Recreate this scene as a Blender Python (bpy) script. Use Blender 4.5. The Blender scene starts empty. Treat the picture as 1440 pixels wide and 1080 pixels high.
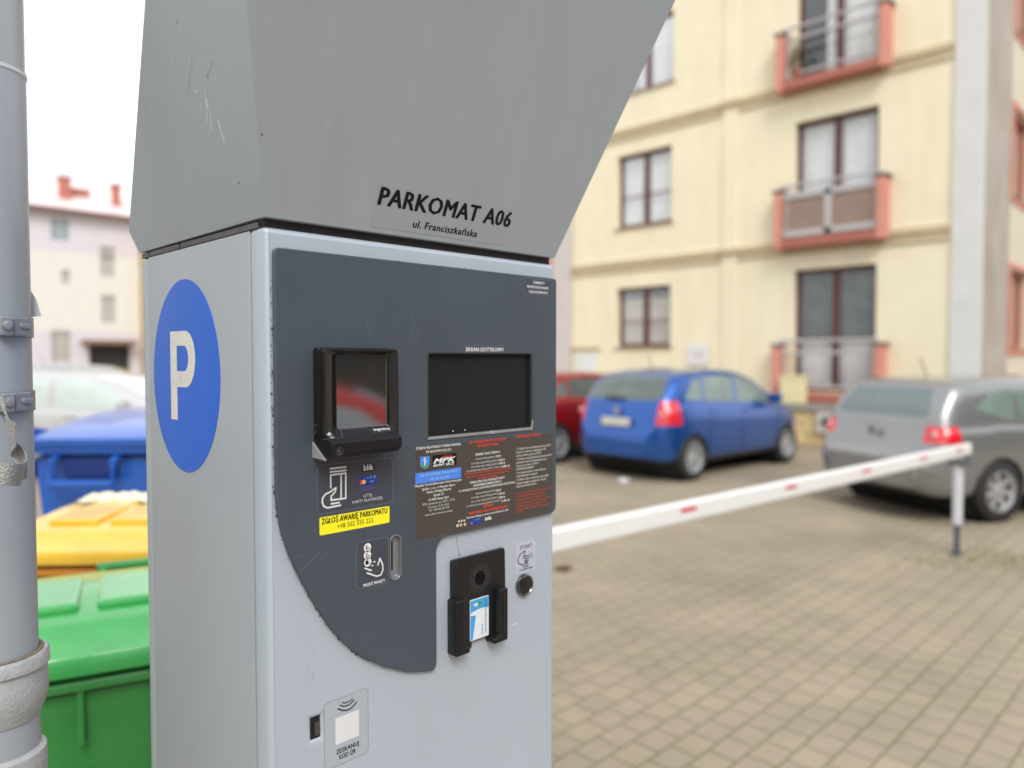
import bpy, bmesh, math, random
from mathutils import Vector, Matrix
random.seed(7)
sc = bpy.context.scene
COL = sc.collection
PI = math.pi
# ---------------------------------------------------------------- camera, world, sun, exposure
CH, FPX, TILT = 1.68, 1045.0, math.radians(2.0)
cd = bpy.data.cameras.new('camera'); cam = bpy.data.objects.new('camera', cd); COL.objects.link(cam)
cam.location = (0, 0, CH); cam.rotation_euler = (PI/2-TILT, 0, -PI/4)
cd.sensor_width = 36; cd.lens = FPX/1440*36; cd.clip_start = 0.02; cd.clip_end = 2000
cd.dof.use_dof = True; cd.dof.focus_distance = 0.97; cd.dof.aperture_fstop = 2.25
sc.camera = cam
sc.view_settings.view_transform = 'Standard'; sc.view_settings.look = 'None'
sc.view_settings.gamma = 1; sc.view_settings.exposure = 0.92
SUN_EL, SUN_AZ = math.radians(46), math.radians(212)      # azimuth of the sun, clockwise from +Y
w = bpy.data.worlds.new('World'); sc.world = w; w.use_nodes = True
nt = w.node_tree; nt.nodes.clear()
out = nt.nodes.new('ShaderNodeOutputWorld'); bg = nt.nodes.new('ShaderNodeBackground')
sky = nt.nodes.new('ShaderNodeTexSky'); sky.sky_type = 'NISHITA'; sky.sun_disc = False
sky.sun_elevation = SUN_EL; sky.sun_rotation = SUN_AZ; sky.dust_density = 3
hs = nt.nodes.new('ShaderNodeHueSaturation'); hs.inputs['Saturation'].default_value = 0.12
nt.links.new(sky.outputs[0], hs.inputs['Color'])
tc = nt.nodes.new('ShaderNodeTexCoord'); no = nt.nodes.new('ShaderNodeTexNoise'); no.inputs['Scale'].default_value = 2.2
no.inputs['Detail'].default_value = 5
nt.links.new(tc.outputs['Generated'], no.inputs['Vector'])
cr = nt.nodes.new('ShaderNodeValToRGB')
cr.color_ramp.elements[0].position = .38; cr.color_ramp.elements[0].color = (5.3, 5.45, 5.7, 1)
cr.color_ramp.elements[1].position = .66; cr.color_ramp.elements[1].color = (8.6, 8.7, 8.8, 1)
nt.links.new(no.outputs['Fac'], cr.inputs['Fac'])
mx = nt.nodes.new('ShaderNodeMix'); mx.data_type = 'RGBA'; mx.inputs['Factor'].default_value = .85
nt.links.new(hs.outputs[0], mx.inputs['A']); nt.links.new(cr.outputs[0], mx.inputs['B'])
nt.links.new(mx.outputs['Result'], bg.inputs['Color']); bg.inputs['Strength'].default_value = 0.1
nt.links.new(bg.outputs[0], out.inputs[0])
sd = bpy.data.lights.new('sun', 'SUN'); sun = bpy.data.objects.new('sun', sd); COL.objects.link(sun)
sd.energy = 1.1; sd.angle = math.radians(25); sd.color = (1, .97, .92)
sdir = Vector((math.sin(SUN_AZ)*math.cos(SUN_EL), math.cos(SUN_AZ)*math.cos(SUN_EL), math.sin(SUN_EL)))
sun.rotation_euler = sdir.to_track_quat('Z', 'Y').to_euler()
# ---------------------------------------------------------------- measuring: a picture point on a real plane
CP = Vector((0, 0, CH)); s2 = math.sqrt(.5)
RV = Vector((s2, -s2, 0)); F0 = Vector((s2, s2, 0)); Z0 = Vector((0, 0, 1))
FV = F0*math.cos(TILT)-Z0*math.sin(TILT); UV = Z0*math.cos(TILT)+F0*math.sin(TILT)
def ray(x, y): return FV+RV*((x-720)/FPX)-UV*((y-540)/FPX)
def onplane(x, y, n, d):
    n = Vector(n); r = ray(x, y); return CP+r*((d-n.dot(CP))/n.dot(r))
def atdepth(x, y, z): return CP+ray(x, y)*z
def ground(lat, z): return (RV*lat+F0*z)
# ---------------------------------------------------------------- materials
MATS = {}
def mat(name, col, rough=.55, metal=0., var=.08, scale=6., bump=0., coat=0., stretch=(1, 1, 1), bscale=None, spec=.5, rvar=.0):
    if name in MATS: return MATS[name]
    m = bpy.data.materials.new(name); m.use_nodes = True; MATS[name] = m
    n = m.node_tree; b = n.nodes['Principled BSDF']
    b.inputs['Roughness'].default_value = rough; b.inputs['Metallic'].default_value = metal
    b.inputs['Coat Weight'].default_value = coat; b.inputs['Coat Roughness'].default_value = .06
    b.inputs['Specular IOR Level'].default_value = spec
    t = n.nodes.new('ShaderNodeTexCoord'); mp = n.nodes.new('ShaderNodeMapping'); mp.inputs['Scale'].default_value = stretch
    n.links.new(t.outputs['Object'], mp.inputs[0])
    ns = n.nodes.new('ShaderNodeTexNoise'); ns.inputs['Scale'].default_value = scale; ns.inputs['Detail'].default_value = 6
    ns.inputs['Roughness'].default_value = .62
    n.links.new(mp.outputs[0], ns.inputs['Vector'])
    r = n.nodes.new('ShaderNodeValToRGB'); r.color_ramp.elements[0].position = .28; r.color_ramp.elements[1].position = .72
    r.color_ramp.elements[0].color = tuple(c*(1-var) for c in col)+(1,)
    r.color_ramp.elements[1].color = tuple(min(1, c*(1+var)) for c in col)+(1,)
    n.links.new(ns.outputs['Fac'], r.inputs[0]); n.links.new(r.outputs[0], b.inputs['Base Color'])
    if rvar:
        mr = n.nodes.new('ShaderNodeMapRange'); mr.inputs['To Min'].default_value = rough-rvar; mr.inputs['To Max'].default_value = rough+rvar
        n.links.new(ns.outputs['Fac'], mr.inputs['Value']); n.links.new(mr.outputs[0], b.inputs['Roughness'])
    if bump:
        n2 = n.nodes.new('ShaderNodeTexNoise'); n2.inputs['Scale'].default_value = bscale or scale*8; n2.inputs['Detail'].default_value = 4
        n.links.new(t.outputs['Object'], n2.inputs['Vector'])
        bp = n.nodes.new('ShaderNodeBump'); bp.inputs['Strength'].default_value = bump; bp.inputs['Distance'].default_value = .003
        n.links.new(n2.outputs['Fac'], bp.inputs['Height']); n.links.new(bp.outputs[0], b.inputs['Normal'])
    return m
def lin(r, g, b):
    f = lambda c: (c/255/12.92 if c/255 <= .04045 else ((c/255+.055)/1.055)**2.4)
    return (f(r), f(g), f(b))
def glass_mat(name, tint=(.9, .95, .93), refl=1.0):
    m = bpy.data.materials.new(name); m.use_nodes = True; n = m.node_tree; n.nodes.clear()
    o = n.nodes.new('ShaderNodeOutputMaterial'); tr = n.nodes.new('ShaderNodeBsdfTransparent'); gl = n.nodes.new('ShaderNodeBsdfGlossy')
    tr.inputs[0].default_value = tint+(1,); gl.inputs['Roughness'].default_value = .02
    fr = n.nodes.new('ShaderNodeFresnel'); fr.inputs[0].default_value = 1.5
    ml = n.nodes.new('ShaderNodeMath'); ml.operation = 'MULTIPLY'; ml.inputs[1].default_value = refl; ml.use_clamp = True
    ms = n.nodes.new('ShaderNodeMixShader')
    n.links.new(fr.outputs[0], ml.inputs[0]); n.links.new(ml.outputs[0], ms.inputs[0])
    n.links.new(tr.outputs[0], ms.inputs[1]); n.links.new(gl.outputs[0], ms.inputs[2]); n.links.new(ms.outputs[0], o.inputs[0])
    return m
# ---------------------------------------------------------------- objects
def tag(o, label=None, cat=None, group=None, kind=None):
    if label: o['label'] = label
    if cat: o['category'] = cat
    if group: o['group'] = group
    if kind: o['kind'] = kind
    return o
def thing(name, label, cat, loc=(0, 0, 0), rz=0, group=None):
    o = bpy.data.objects.new(name, None); COL.objects.link(o); o.location = loc; o.rotation_euler = (0, 0, rz)
    o.empty_display_size = .1
    return tag(o, label, cat, group)
ORG = Vector((0, 0, 0))         # root location subtracted when a thing is measured in world space
def obj(name, bm, m, parent=None, shift=None, smooth=False, angle=40):
    s = ORG if shift is None else Vector(shift)
    if s.length: bmesh.ops.translate(bm, verts=bm.verts, vec=-s)
    bmesh.ops.recalc_face_normals(bm, faces=bm.faces)
    me = bpy.data.meshes.new(name); bm.to_mesh(me); bm.free()
    o = bpy.data.objects.new(name, me); COL.objects.link(o)
    for k in (m if isinstance(m, (list, tuple)) else [m]): me.materials.append(k)
    if smooth:
        for p in me.polygons: p.use_smooth = True
        me.set_sharp_from_angle(angle=math.radians(angle))
    if parent: o.parent = parent
    return o
def raw(name, bm, m, parent): return obj(name, bm, m, parent, (0, 0, 0))
def box(bm, lo, hi, bev=0, seg=2, rot=None, piv=None):
    lo = Vector(lo); hi = Vector(hi)
    g = bmesh.ops.create_cube(bm, size=1.0); v = g['verts']
    c = (lo+hi)/2; d = hi-lo
    for q in v: q.co = Vector((q.co.x*d.x, q.co.y*d.y, q.co.z*d.z))+c
    if bev:
        es = list({e for q in v for e in q.link_edges})
        r = bmesh.ops.bevel(bm, geom=es, offset=bev, segments=seg, affect='EDGES', profile=.5)
        v = list({x for f in r['faces'] for x in f.verts} | {x for x in v if x.is_valid})
    if rot is not None:
        p = Vector(piv) if piv is not None else c
        bmesh.ops.rotate(bm, verts=v, cent=p, matrix=rot)
    return v
def lathe(bm, prof, c=(0, 0, 0), axis='Z', n=40, cap=True):
    c = Vector(c); rings = []
    for r, h in prof:
        ring = []
        for k in range(n):
            a = 2*PI*k/n; x, y = r*math.cos(a), r*math.sin(a)
            p = {'Z': (x, y, h), 'Y': (x, h, y), 'X': (h, x, y)}[axis]
            ring.append(bm.verts.new(c+Vector(p)))
        rings.append(ring)
    for a, b in zip(rings, rings[1:]):
        for k in range(n): bm.faces.new((a[k], a[(k+1) % n], b[(k+1) % n], b[k]))
    if cap: bm.faces.new(rings[0]); bm.faces.new(rings[-1])
    return bm
def tube(bm, pts, r, n=10):
    pts = [Vector(p) for p in pts]; rings = []
    for i, p in enumerate(pts):
        d = (pts[min(i+1, len(pts)-1)]-pts[max(i-1, 0)]).normalized()
        a = d.cross(Vector((0, 0, 1)) if abs(d.z) < .9 else Vector((1, 0, 0))).normalized(); b = d.cross(a)
        rings.append([bm.verts.new(p+a*r*math.cos(2*PI*k/n)+b*r*math.sin(2*PI*k/n)) for k in range(n)])
    for q, s in zip(rings, rings[1:]):
        for k in range(n): bm.faces.new((q[k], q[(k+1) % n], s[(k+1) % n], s[k]))
    bm.faces.new(rings[0]); bm.faces.new(rings[-1])
def hexa(bm, a, b):            # two loops of equal length joined
    va = [bm.verts.new(p) for p in a]; vb = [bm.verts.new(p) for p in b]; n = len(a)
    bm.faces.new(va); bm.faces.new(vb)
    for k in range(n): bm.faces.new((va[k], va[(k+1) % n], vb[(k+1) % n], vb[k]))
    return va+vb
class Plane:
    """a flat drawing surface: point = O + u*U + v*V + h*N (N looks at the viewer)"""
    def __init__(s, O, U, V, N): s.O, s.U, s.V, s.N = Vector(O), Vector(U).normalized(), Vector(V).normalized(), Vector(N).normalized()
    def P(s, u, v, h=0): return s.O+s.U*u+s.V*v+s.N*h
    def at(s, x, y, h=0):
        p = onplane(x, y, s.N, s.N.dot(s.O)+h)-s.O; return (p.dot(s.U), p.dot(s.V))
def plate(bm, pl, loops, h0, h1, bev=0):
    """solid plate with holes between heights h0 and h1"""
    c = bpy.data.curves.new('t', 'CURVE'); c.dimensions = '2D'; c.fill_mode = 'BOTH'
    for lp in loops:
        s = c.splines.new('POLY'); s.points.add(len(lp)-1); s.use_cyclic_u = True
        for q, p in zip(s.points, lp): q.co = (p[0], p[1], 0, 1)
    t = (h1-h0)/2; c.extrude = max(t-bev, 1e-5); c.bevel_depth = bev; c.bevel_resolution = 2 if bev else 0; c.offset = -bev
    o = bpy.data.objects.new('t', c); COL.objects.link(o); bpy.context.view_layer.update()
    dg = bpy.context.evaluated_depsgraph_get(); me = bpy.data.meshes.new_from_object(o.evaluated_get(dg))
    base = [bm.verts.new(pl.P(v.co.x, v.co.y, h0+t+v.co.z)) for v in me.vertices]
    for p in me.polygons:
        try: bm.faces.new([base[i] for i in p.vertices])
        except ValueError: pass
    bpy.data.objects.remove(o); bpy.data.curves.remove(c); bpy.data.meshes.remove(me)
TXT = {}
def textgeo(s, bold):
    k = (s, bold)
    if k in TXT: return TXT[k]
    c = bpy.data.curves.new('t', 'FONT'); c.body = s; c.resolution_u = 2; c.space_character = 1.07; c.size = 1
    o = bpy.data.objects.new('t', c); COL.objects.link(o); bpy.context.view_layer.update()
    dg = bpy.context.evaluated_depsgraph_get(); me = bpy.data.meshes.new_from_object(o.evaluated_get(dg))
    v = [(q.co.x, q.co.y) for q in me.vertices]; f = [tuple(p.vertices) for p in me.polygons]
    bpy.data.objects.remove(o); bpy.data.curves.remove(c); bpy.data.meshes.remove(me)
    x0 = min(a for a, b in v); x1 = max(a for a, b in v)
    TXT[k] = ([(a-x0, b) for a, b in v], f, x1-x0); return TXT[k]
def write(bm, pl, s, u0, u1, v, cap, h, bold=.012, slant=0, rot=False):
    """one line of lettering, fitted between u0 and u1 with its baseline at v"""
    V, Fc, W = textgeo(s, 0); sx = (u1-u0)/W; sy = cap/.686
    for j, (e, e2) in enumerate(((0, 0),) if bold <= 0 else ((0, 0), (-bold, 0), (bold, 0)) if bold < .02 else ((0, bold*.4), (0, -bold*.4), (-bold, 0), (bold, 0))):
        hj = h+j*1.2e-5
        if rot: vs = [bm.verts.new(pl.P(v-(b+e)*sy, u0+(a+e2)*sx, hj)) for a, b in V]
        else: vs = [bm.verts.new(pl.P(u0+(a+e+slant*b)*sx, v+(b+e2)*sy, hj)) for a, b in V]
        for q in Fc:
            try: bm.faces.new([vs[i] for i in q])
            except ValueError: pass
def wpx(bm, pl, s, a, b, cap, h, **k):
    """lettering measured in the picture: baseline ends a and b, cap height in picture points at a"""
    u0, v0 = pl.at(a[0], a[1], h); u1, v1 = pl.at(b[0], b[1], h)
    ut, vt = pl.at(a[0], a[1]-cap, h)
    write(bm, pl, s, u0, u1, (v0+v1)/2, vt-v0, h, **k)
def poly(bm, pl, pts, h):
    bm.faces.new([bm.verts.new(pl.P(u, v, h)) for u, v in pts])
def disc(bm, pl, u, v, r, h, n=24, ry=None):
    poly(bm, pl, [(u+r*math.cos(2*PI*k/n), v+(ry or r)*math.sin(2*PI*k/n)) for k in range(n)], h)
def stroke(bm, pl, pts, wd, h, closed=False, cap=True):
    P = [Vector(p) for p in pts]
    if closed: P = P+[P[0]]
    for i, (a, b) in enumerate(zip(P, P[1:])):
        if (b-a).length < 1e-7: continue
        d = (b-a).normalized(); n = Vector((-d.y, d.x))*wd/2
        hh = h+(i % 2)*2e-5
        poly(bm, pl, [a+n, b+n, b-n, a-n], hh)
    if cap:
        for i, p in enumerate(P[:-1] if closed else P[(1 if cap == 'in' else 0):(-1 if cap == 'in' else None)]): disc(bm, pl, p.x, p.y, wd/2, h+4e-5, 10)
def rrect(u0, v0, u1, v1, r, n=5):
    if u1 < u0: u0, u1 = u1, u0
    if v1 < v0: v0, v1 = v1, v0
    pts = []
    for cx, cy, a in ((u1-r, v1-r, 0), (u0+r, v1-r, 90), (u0+r, v0+r, 180), (u1-r, v0+r, 270)):
        for k in range(n+1):
            t = math.radians(a+90*k/n); pts.append((cx+r*math.cos(t), cy+r*math.sin(t)))
    return pts
def rpoly(pts, r, n=5):
    """round each corner of a polygon; r may be a list"""
    out = []; N = len(pts)
    for i in range(N):
        p = Vector(pts[i]); a = Vector(pts[i-1]); b = Vector(pts[(i+1) % N]); q = r[i] if isinstance(r, (list, tuple)) else r
        if q <= 0: out.append(tuple(p)); continue
        da = (a-p).normalized(); db = (b-p).normalized()
        s, e = p+da*q, p+db*q
        for k in range(n+1):
            t = k/n; out.append(tuple(s*(1-t)**2+p*2*t*(1-t)+e*t*t))
    return out
def NB(): return bmesh.new()

# ================================================================ GROUND
def paving():
    m = bpy.data.materials.new('paving'); m.use_nodes = True; n = m.node_tree; b = n.nodes['Principled BSDF']
    t = n.nodes.new('ShaderNodeTexCoord')
    wv = n.nodes.new('ShaderNodeTexNoise'); wv.inputs['Scale'].default_value = 9; wv.inputs['Detail'].default_value = 2
    n.links.new(t.outputs['Object'], wv.inputs['Vector'])
    ad = n.nodes.new('ShaderNodeVectorMath'); ad.operation = 'SCALE'; ad.inputs['Scale'].default_value = .014
    sb = n.nodes.new('ShaderNodeVectorMath'); sb.operation = 'SUBTRACT'; sb.inputs[1].default_value = (.5, .5, .5)
    n.links.new(wv.outputs['Color'], sb.inputs[0]); n.links.new(sb.outputs[0], ad.inputs[0])
    av = n.nodes.new('ShaderNodeVectorMath'); av.operation = 'ADD'
    n.links.new(t.outputs['Object'], av.inputs[0]); n.links.new(ad.outputs[0], av.inputs[1])
    br = n.nodes.new('ShaderNodeTexBrick'); br.inputs['Scale'].default_value = 1
    br.inputs['Brick Width'].default_value = .165; br.inputs['Row Height'].default_value = .135
    br.inputs['Mortar Size'].default_value = .008; br.inputs['Mortar Smooth'].default_value = .8; br.offset = .5
    br.inputs['Color1'].default_value = lin(159, 149, 130)+(1,); br.inputs['Color2'].default_value = lin(153, 143, 129)+(1,)
    n.links.new(av.outputs[0], br.inputs['Vector'])
    ns = n.nodes.new('ShaderNodeTexNoise'); ns.inputs['Scale'].default_value = .55; ns.inputs['Detail'].default_value = 5
    n.links.new(t.outputs['Object'], ns.inputs['Vector'])
    r1 = n.nodes.new('ShaderNodeValToRGB'); r1.color_ramp.elements[0].position = .40; r1.color_ramp.elements[1].position = .60
    r1.color_ramp.elements[0].color = lin(116, 113, 82)+(1,); r1.color_ramp.elements[1].color = lin(134, 123, 105)+(1,)
    n.links.new(ns.outputs['Fac'], r1.inputs[0]); n.links.new(r1.outputs[0], br.inputs['Mortar'])
    n3 = n.nodes.new('ShaderNodeTexNoise'); n3.inputs['Scale'].default_value = 1.1; n3.inputs['Detail'].default_value = 8; n3.inputs['Roughness'].default_value = .65
    n.links.new(t.outputs['Object'], n3.inputs['Vector'])
    r2 = n.nodes.new('ShaderNodeValToRGB'); r2.color_ramp.elements[0].position = .3; r2.color_ramp.elements[1].position = .7
    r2.color_ramp.elements[0].color = (.76, .74, .71, 1); r2.color_ramp.elements[1].color = (1.08, 1.05, 1.0, 1)
    n.links.new(n3.outputs['Fac'], r2.inputs[0])
    mm = n.nodes.new('ShaderNodeMix'); mm.data_type = 'RGBA'; mm.blend_type = 'MULTIPLY'; mm.inputs['Factor'].default_value = 1
    n.links.new(br.outputs['Color'], mm.inputs['A']); n.links.new(r2.outputs[0], mm.inputs['B'])
    n.links.new(mm.outputs['Result'], b.inputs['Base Color']); b.inputs['Roughness'].default_value = .85
    bp = n.nodes.new('ShaderNodeBump'); bp.inputs['Strength'].default_value = .6; bp.inputs['Distance'].default_value = .006; bp.invert = True
    n.links.new(br.outputs['Fac'], bp.inputs['Height']); n.links.new(bp.outputs[0], b.inputs['Normal'])
    return m
bm = NB(); bmesh.ops.create_grid(bm, x_segments=2, y_segments=2, size=300)
tag(obj('ground', bm, paving()), kind='structure')
mgr = mat('weed', lin(118, 122, 52), .8, var=.3, scale=30)
bm = NB()
for k in range(520):           # weeds in the joints round the foot of the boom rest
    p = onplane(1345, 780, (0, 0, 1), 0)+Vector((random.gauss(.12, .22), random.gauss(-.22, .26), 0))
    if k % 4 == 0: p = onplane(random.uniform(1250, 1430), random.uniform(785, 800), (0, 0, 1), 0)
    a = random.uniform(0, PI); d = Vector((math.cos(a), math.sin(a), 0))*.006; l = Vector((random.gauss(0, .01), random.gauss(0, .01), random.uniform(.008, .03)))
    bm.faces.new([bm.verts.new(q) for q in (p-d, p+d, p+l)])
tag(obj('weeds', bm, mgr), 'low green weeds growing in the paving joints around the boom rest post', 'weeds', kind='stuff')

# ================================================================ PARKING MACHINE
FX0, FX1, FY, BY = .3925, .8765, .782, 1.165
HB = 1.8365
PTH = .005; su0 = su1 = sv0 = sv1 = 9
ORG = Vector(((FX0+FX1)/2, (FY+BY)/2, 0))
pm = thing('parking_machine', 'grey pay-and-display parking machine with dark control panel and flared hood', 'parking machine', ORG)
PF = Plane((0, FY, 0), (1, 0, 0), (0, 0, 1), (0, -1, 0))
PS = Plane((FX0, 0, 0), (0, -1, 0), (0, 0, 1), (-1, 0, 0))
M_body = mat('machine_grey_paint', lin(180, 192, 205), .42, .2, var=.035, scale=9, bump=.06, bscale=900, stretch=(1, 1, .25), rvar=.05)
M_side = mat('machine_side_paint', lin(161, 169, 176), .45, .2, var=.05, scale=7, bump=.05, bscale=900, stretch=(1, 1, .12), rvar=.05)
M_hood = mat('hood_paint', lin(165, 176, 185), .42, .1, var=.035, scale=16, bump=.05, bscale=800, stretch=(1, .5, .06), rvar=.05)
M_panel = mat('control_panel_paint', lin(68, 78, 89), .44, 0, var=.06, scale=8, bump=.08, bscale=1200, rvar=.06)
M_rub = mat('black_rubber', (.016, .016, .017), .6, var=.3, scale=30)
M_blk = mat('black_plastic', (.010, .0105, .012), .36, spec=.35, var=.15, scale=40, bump=.04, bscale=1500)
M_hole = mat('dark_inside', (.008, .008, .008), .8)
M_white = mat('white_print', (.72, .73, .74), .6, var=.03)
M_black = mat('black_print', (.012, .012, .014), .7, var=.03, spec=.15)
M_red = mat('red_print', lin(214, 74, 50), .5, var=.03)
# front door with the lock slot cut through
f = lambda x, y, h=0: PF.at(x, y, h)
sx0, sz0 = f(439, 1042); sx1, sz1 = f(451.5, 1007)
bm = NB(); plate(bm, PF, [rrect(FX0, .12, FX1, 1.8265, .006), [(sx0, sz0), (sx1, sz0), (sx1, sz1), (sx0, sz1)]], -.036, 0, .0065)
door = obj('front_door', bm, M_body, pm, smooth=True)
bm = NB(); box(bm, (sx0-.001, FY+.004, sz0-.001), (sx1+.001, FY+.03, sz1+.001)); raw_ = obj('lock_slot', bm, M_hole, door, Vector())
door_shift = ORG
raw_.data.transform(Matrix.Translation(-ORG))
bm = NB(); box(bm, (sx0+.0045, FY+.001, sz0+.003), (sx1-.001, FY+.01, sz1-.006), .0008)
lk = obj('latch', bm, mat('latch_metal', (.16, .16, .165), .35, .9), door)
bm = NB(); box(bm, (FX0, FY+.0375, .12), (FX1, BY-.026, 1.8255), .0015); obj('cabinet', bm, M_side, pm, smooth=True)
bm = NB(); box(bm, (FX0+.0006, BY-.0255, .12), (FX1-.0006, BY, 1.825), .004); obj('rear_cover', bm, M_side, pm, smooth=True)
bm = NB(); box(bm, (FX0+.003, FY+.03, .13), (FX1-.003, BY-.02, 1.82)); obj('inner_frame', bm, M_hole, pm)
bm = NB(); box(bm, (FX0-.012, FY-.012, 0), (FX1+.012, BY+.012, .12), .006); obj('base_plinth', bm, M_rub, pm, smooth=True)
# hood: leans out to the front and the sides, its back-top slopes up to the front and carries the solar panel
a_, b_ = .383, .277
hy0 = FY-.004; hx0 = .3914; hx1 = .8720
def fr(z): return (hx0-b_*(z-HB), hx1+b_*(z-HB), hy0-a_*(z-HB))
prof = [(1.172, HB-.001), (1.186, 1.868), (1.069, 1.969), (.925, 2.093), (.700, 2.288)]
ZT = 2.325
bm = NB()
L = []; R = []
def side(y, z, s):
    x0, x1, _ = fr(z); return Vector((x0 if s < 0 else x1, y, z))
for s, arr in ((-1, L), (1, R)):
    arr.append(side(hy0, HB, s))
    for y, z in prof: arr.append(side(y, z, s))
    arr.append(side(fr(ZT)[2]+.03, ZT, s)); arr.append(side(fr(ZT)[2], ZT-.005, s))
va = hexa(bm, L, R)
es = [e for e in bm.edges if len(e.link_faces) == 2 and e.calc_face_angle() > .3]
bmesh.ops.bevel(bm, geom=es, offset=.0045, segments=3, affect='EDGES', profile=.5)
hood = obj('hood', bm, M_hood, pm, smooth=True)
# solar panel lying on the slope
p0 = Vector((.634, 1.069, 1.969)); p1 = Vector((.634, .70, 2.288)); dv = (p1-p0).normalized(); nn = Vector((0, -dv.z, dv.y)) if False else Vector((0, dv.z, -dv.y))
if nn.z < 0: nn = -nn
PSOL = Plane(p0, (1, 0, 0), dv, nn)
bm = NB(); plate(bm, PSOL, [rrect(-.2, .03, .2, (p1-p0).length-.02, .01)], -.001, .012, .002)
sp = obj('solar_panel', bm, mat('solar_cells', (.01, .014, .04), .15, 0, coat=.8), hood)
# seal between hood and body
bm = NB(); box(bm, (FX0+.004, FY+.006, 1.82), (FX1-.006, BY-.01, HB+.004)); obj('hood_seal', bm, M_rub, pm)
bm = NB()
box(bm, (FX0+.0005, .80, 1.8262), (FX0+.01, 1.02, 1.8335), .001); box(bm, (FX0+.0005, 1.026, 1.8262), (FX0+.01, 1.135, 1.8335), .001)
box(bm, (FX0+.0005, 1.14, 1.8262), (FX0+.01, 1.165, 1.8335), .001)
obj('seal_strip', bm, mat('seal_grey', (.09, .09, .095), .6, var=.3, scale=60), pm)
# hood lettering
hn = Vector((0, -1, -a_)).normalized(); hv = Vector((0, -a_, 1)).normalized()
PH = Plane((0, hy0, HB), (1, 0, 0), hv, hn)
c0 = PH.at(532, 257); c1 = PH.at(725, 296); c2 = PH.at(704, 345); c3 = PH.at(521, 318)
ulo, uhi = (c0[0]+c3[0])/2, (c1[0]+c2[0])/2; vlo, vhi = (c2[1]+c3[1])/2, (c0[1]+c1[1])/2
bm = NB(); plate(bm, PH, [rrect(ulo, vlo, uhi, vhi, .003)], 0, .0003)
M_clear = mat('clear_sticker', lin(163, 174, 183), .38, .1, var=.04, scale=20)
hst = obj('name_sticker', bm, M_clear, hood)
bm = NB()
wpx(bm, PH, 'PARKOMAT A06', (531, 289), (716, 318), 25.5, .0005, bold=.042, slant=.06)
wpx(bm, PH, 'ul. Franciszkańska', (580, 320), (670, 333), 10, .0005, bold=.03, slant=.06)
lt = obj('lettering', bm, M_black, hst)
# seal of scratches and stains on the hood
def marks(pl, n, ub, vb, ln, wd, ang, h, bmm):
    for k in range(n):
        u, v = random.uniform(*ub), random.uniform(*vb); a = random.gauss(*ang); l = random.uniform(*ln)
        pts = []; x, y = u, v
        for j in range(5):
            pts.append((x, y)); a += random.gauss(0, .12); x += math.cos(a)*l/4; y += math.sin(a)*l/4
        w0 = random.uniform(*wd)
        if h > PTH and su0-.02 < u < su1+.02 and sv0-.02 < v < sv1+.015: continue
        for j, (p, q) in enumerate(zip(pts, pts[1:])): stroke(bmm, pl, [p, q], w0*(1-.2*abs(j-1.5)), h, cap=False)
hl0 = Vector((hx0, hy0, HB)); nl = Vector((-1, 0, -b_)).normalized(); vl = Vector((-b_, 0, 1)).normalized()
PL = Plane(hl0, (0, -1, 0), vl, nl)
bm = NB()
for pts, wd in (([(290, 138), (292, 150), (291, 160), (293, 172)], .0013), ([(288, 128), (291, 140), (296, 160), (298, 184)], .0011), ([(307, 168), (310, 180), (316, 200)], .0016),
                ([(268, 80), (266, 90)], .0007), ([(275, 127), (277, 130)], .0016), ([(302, 108), (303, 114)], .0006), ([(252, 34), (257, 44)], .0006), ([(282, 145), (285, 165)], .0006)):
    stroke(bm, PL, [PL.at(*p) for p in pts], wd, .0004, cap=False)
marks(PL, 26, (-.3, -.02), (.02, .2), (.002, .006), (.0003, .0008), (1.7, .5), .0004, bm)
marks(PH, 30, (.42, .88), (.05, .34), (.001, .004), (.0003, .0008), (1.5, .6), .0004, bm)
stroke(bm, PH, [PH.at(405, 57), PH.at(412, 53)], .0007, .0004, cap=False)
obj('paint_scratches', bm, mat('bare_scratch', (.9, .9, .88), .6), hood)
bm = NB()
for x, y, r in ((249, 31, .0014), (336, 257, .0016), (292, 109, .0012), (204, 149, .001), (198, 207, .0009), (257, 250, .0009), (204, 279, .0009), (282, 282, .0008), (283, 196, .0007), (277, 215, .0007), (234, 243, .0006), (319, 255, .0006)):
    u, v = PL.at(x, y); disc(bm, PL, u, v, r*.7, .0004, 9, r)
for x, y, r in ((368, 189, .0016), (444, 152, .001), (771, 213, .0008), (533, 121, .0006), (494, 18, .0005), (640, 60, .0006), (700, 150, .0006)):
    u, v = PH.at(x, y); disc(bm, PH, u, v, r*.7, .0004, 9, r)
stroke(bm, PL, [PL.at(272, 85), PL.at(267, 110), PL.at(265, 128)], .0003, .0004, cap=False)
stroke(bm, PL, [PL.at(300, 85), PL.at(291, 108)], .0003, .0004, cap=False)
obj('paint_chips', bm, mat('dark_chip', (.05, .05, .05), .7), hood)
bm = NB()
for k in range(0, 26): 
    u = random.uniform(-1.15, -.79); v = random.uniform(1.24, 1.80); disc(bm, PS, u, v, random.uniform(.0003, .0007), .0001, 8, random.uniform(.0004, .0013))
obj('cabinet_chips', bm, mat('dark_chip2', (.12, .12, .12), .7), pm)
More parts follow.
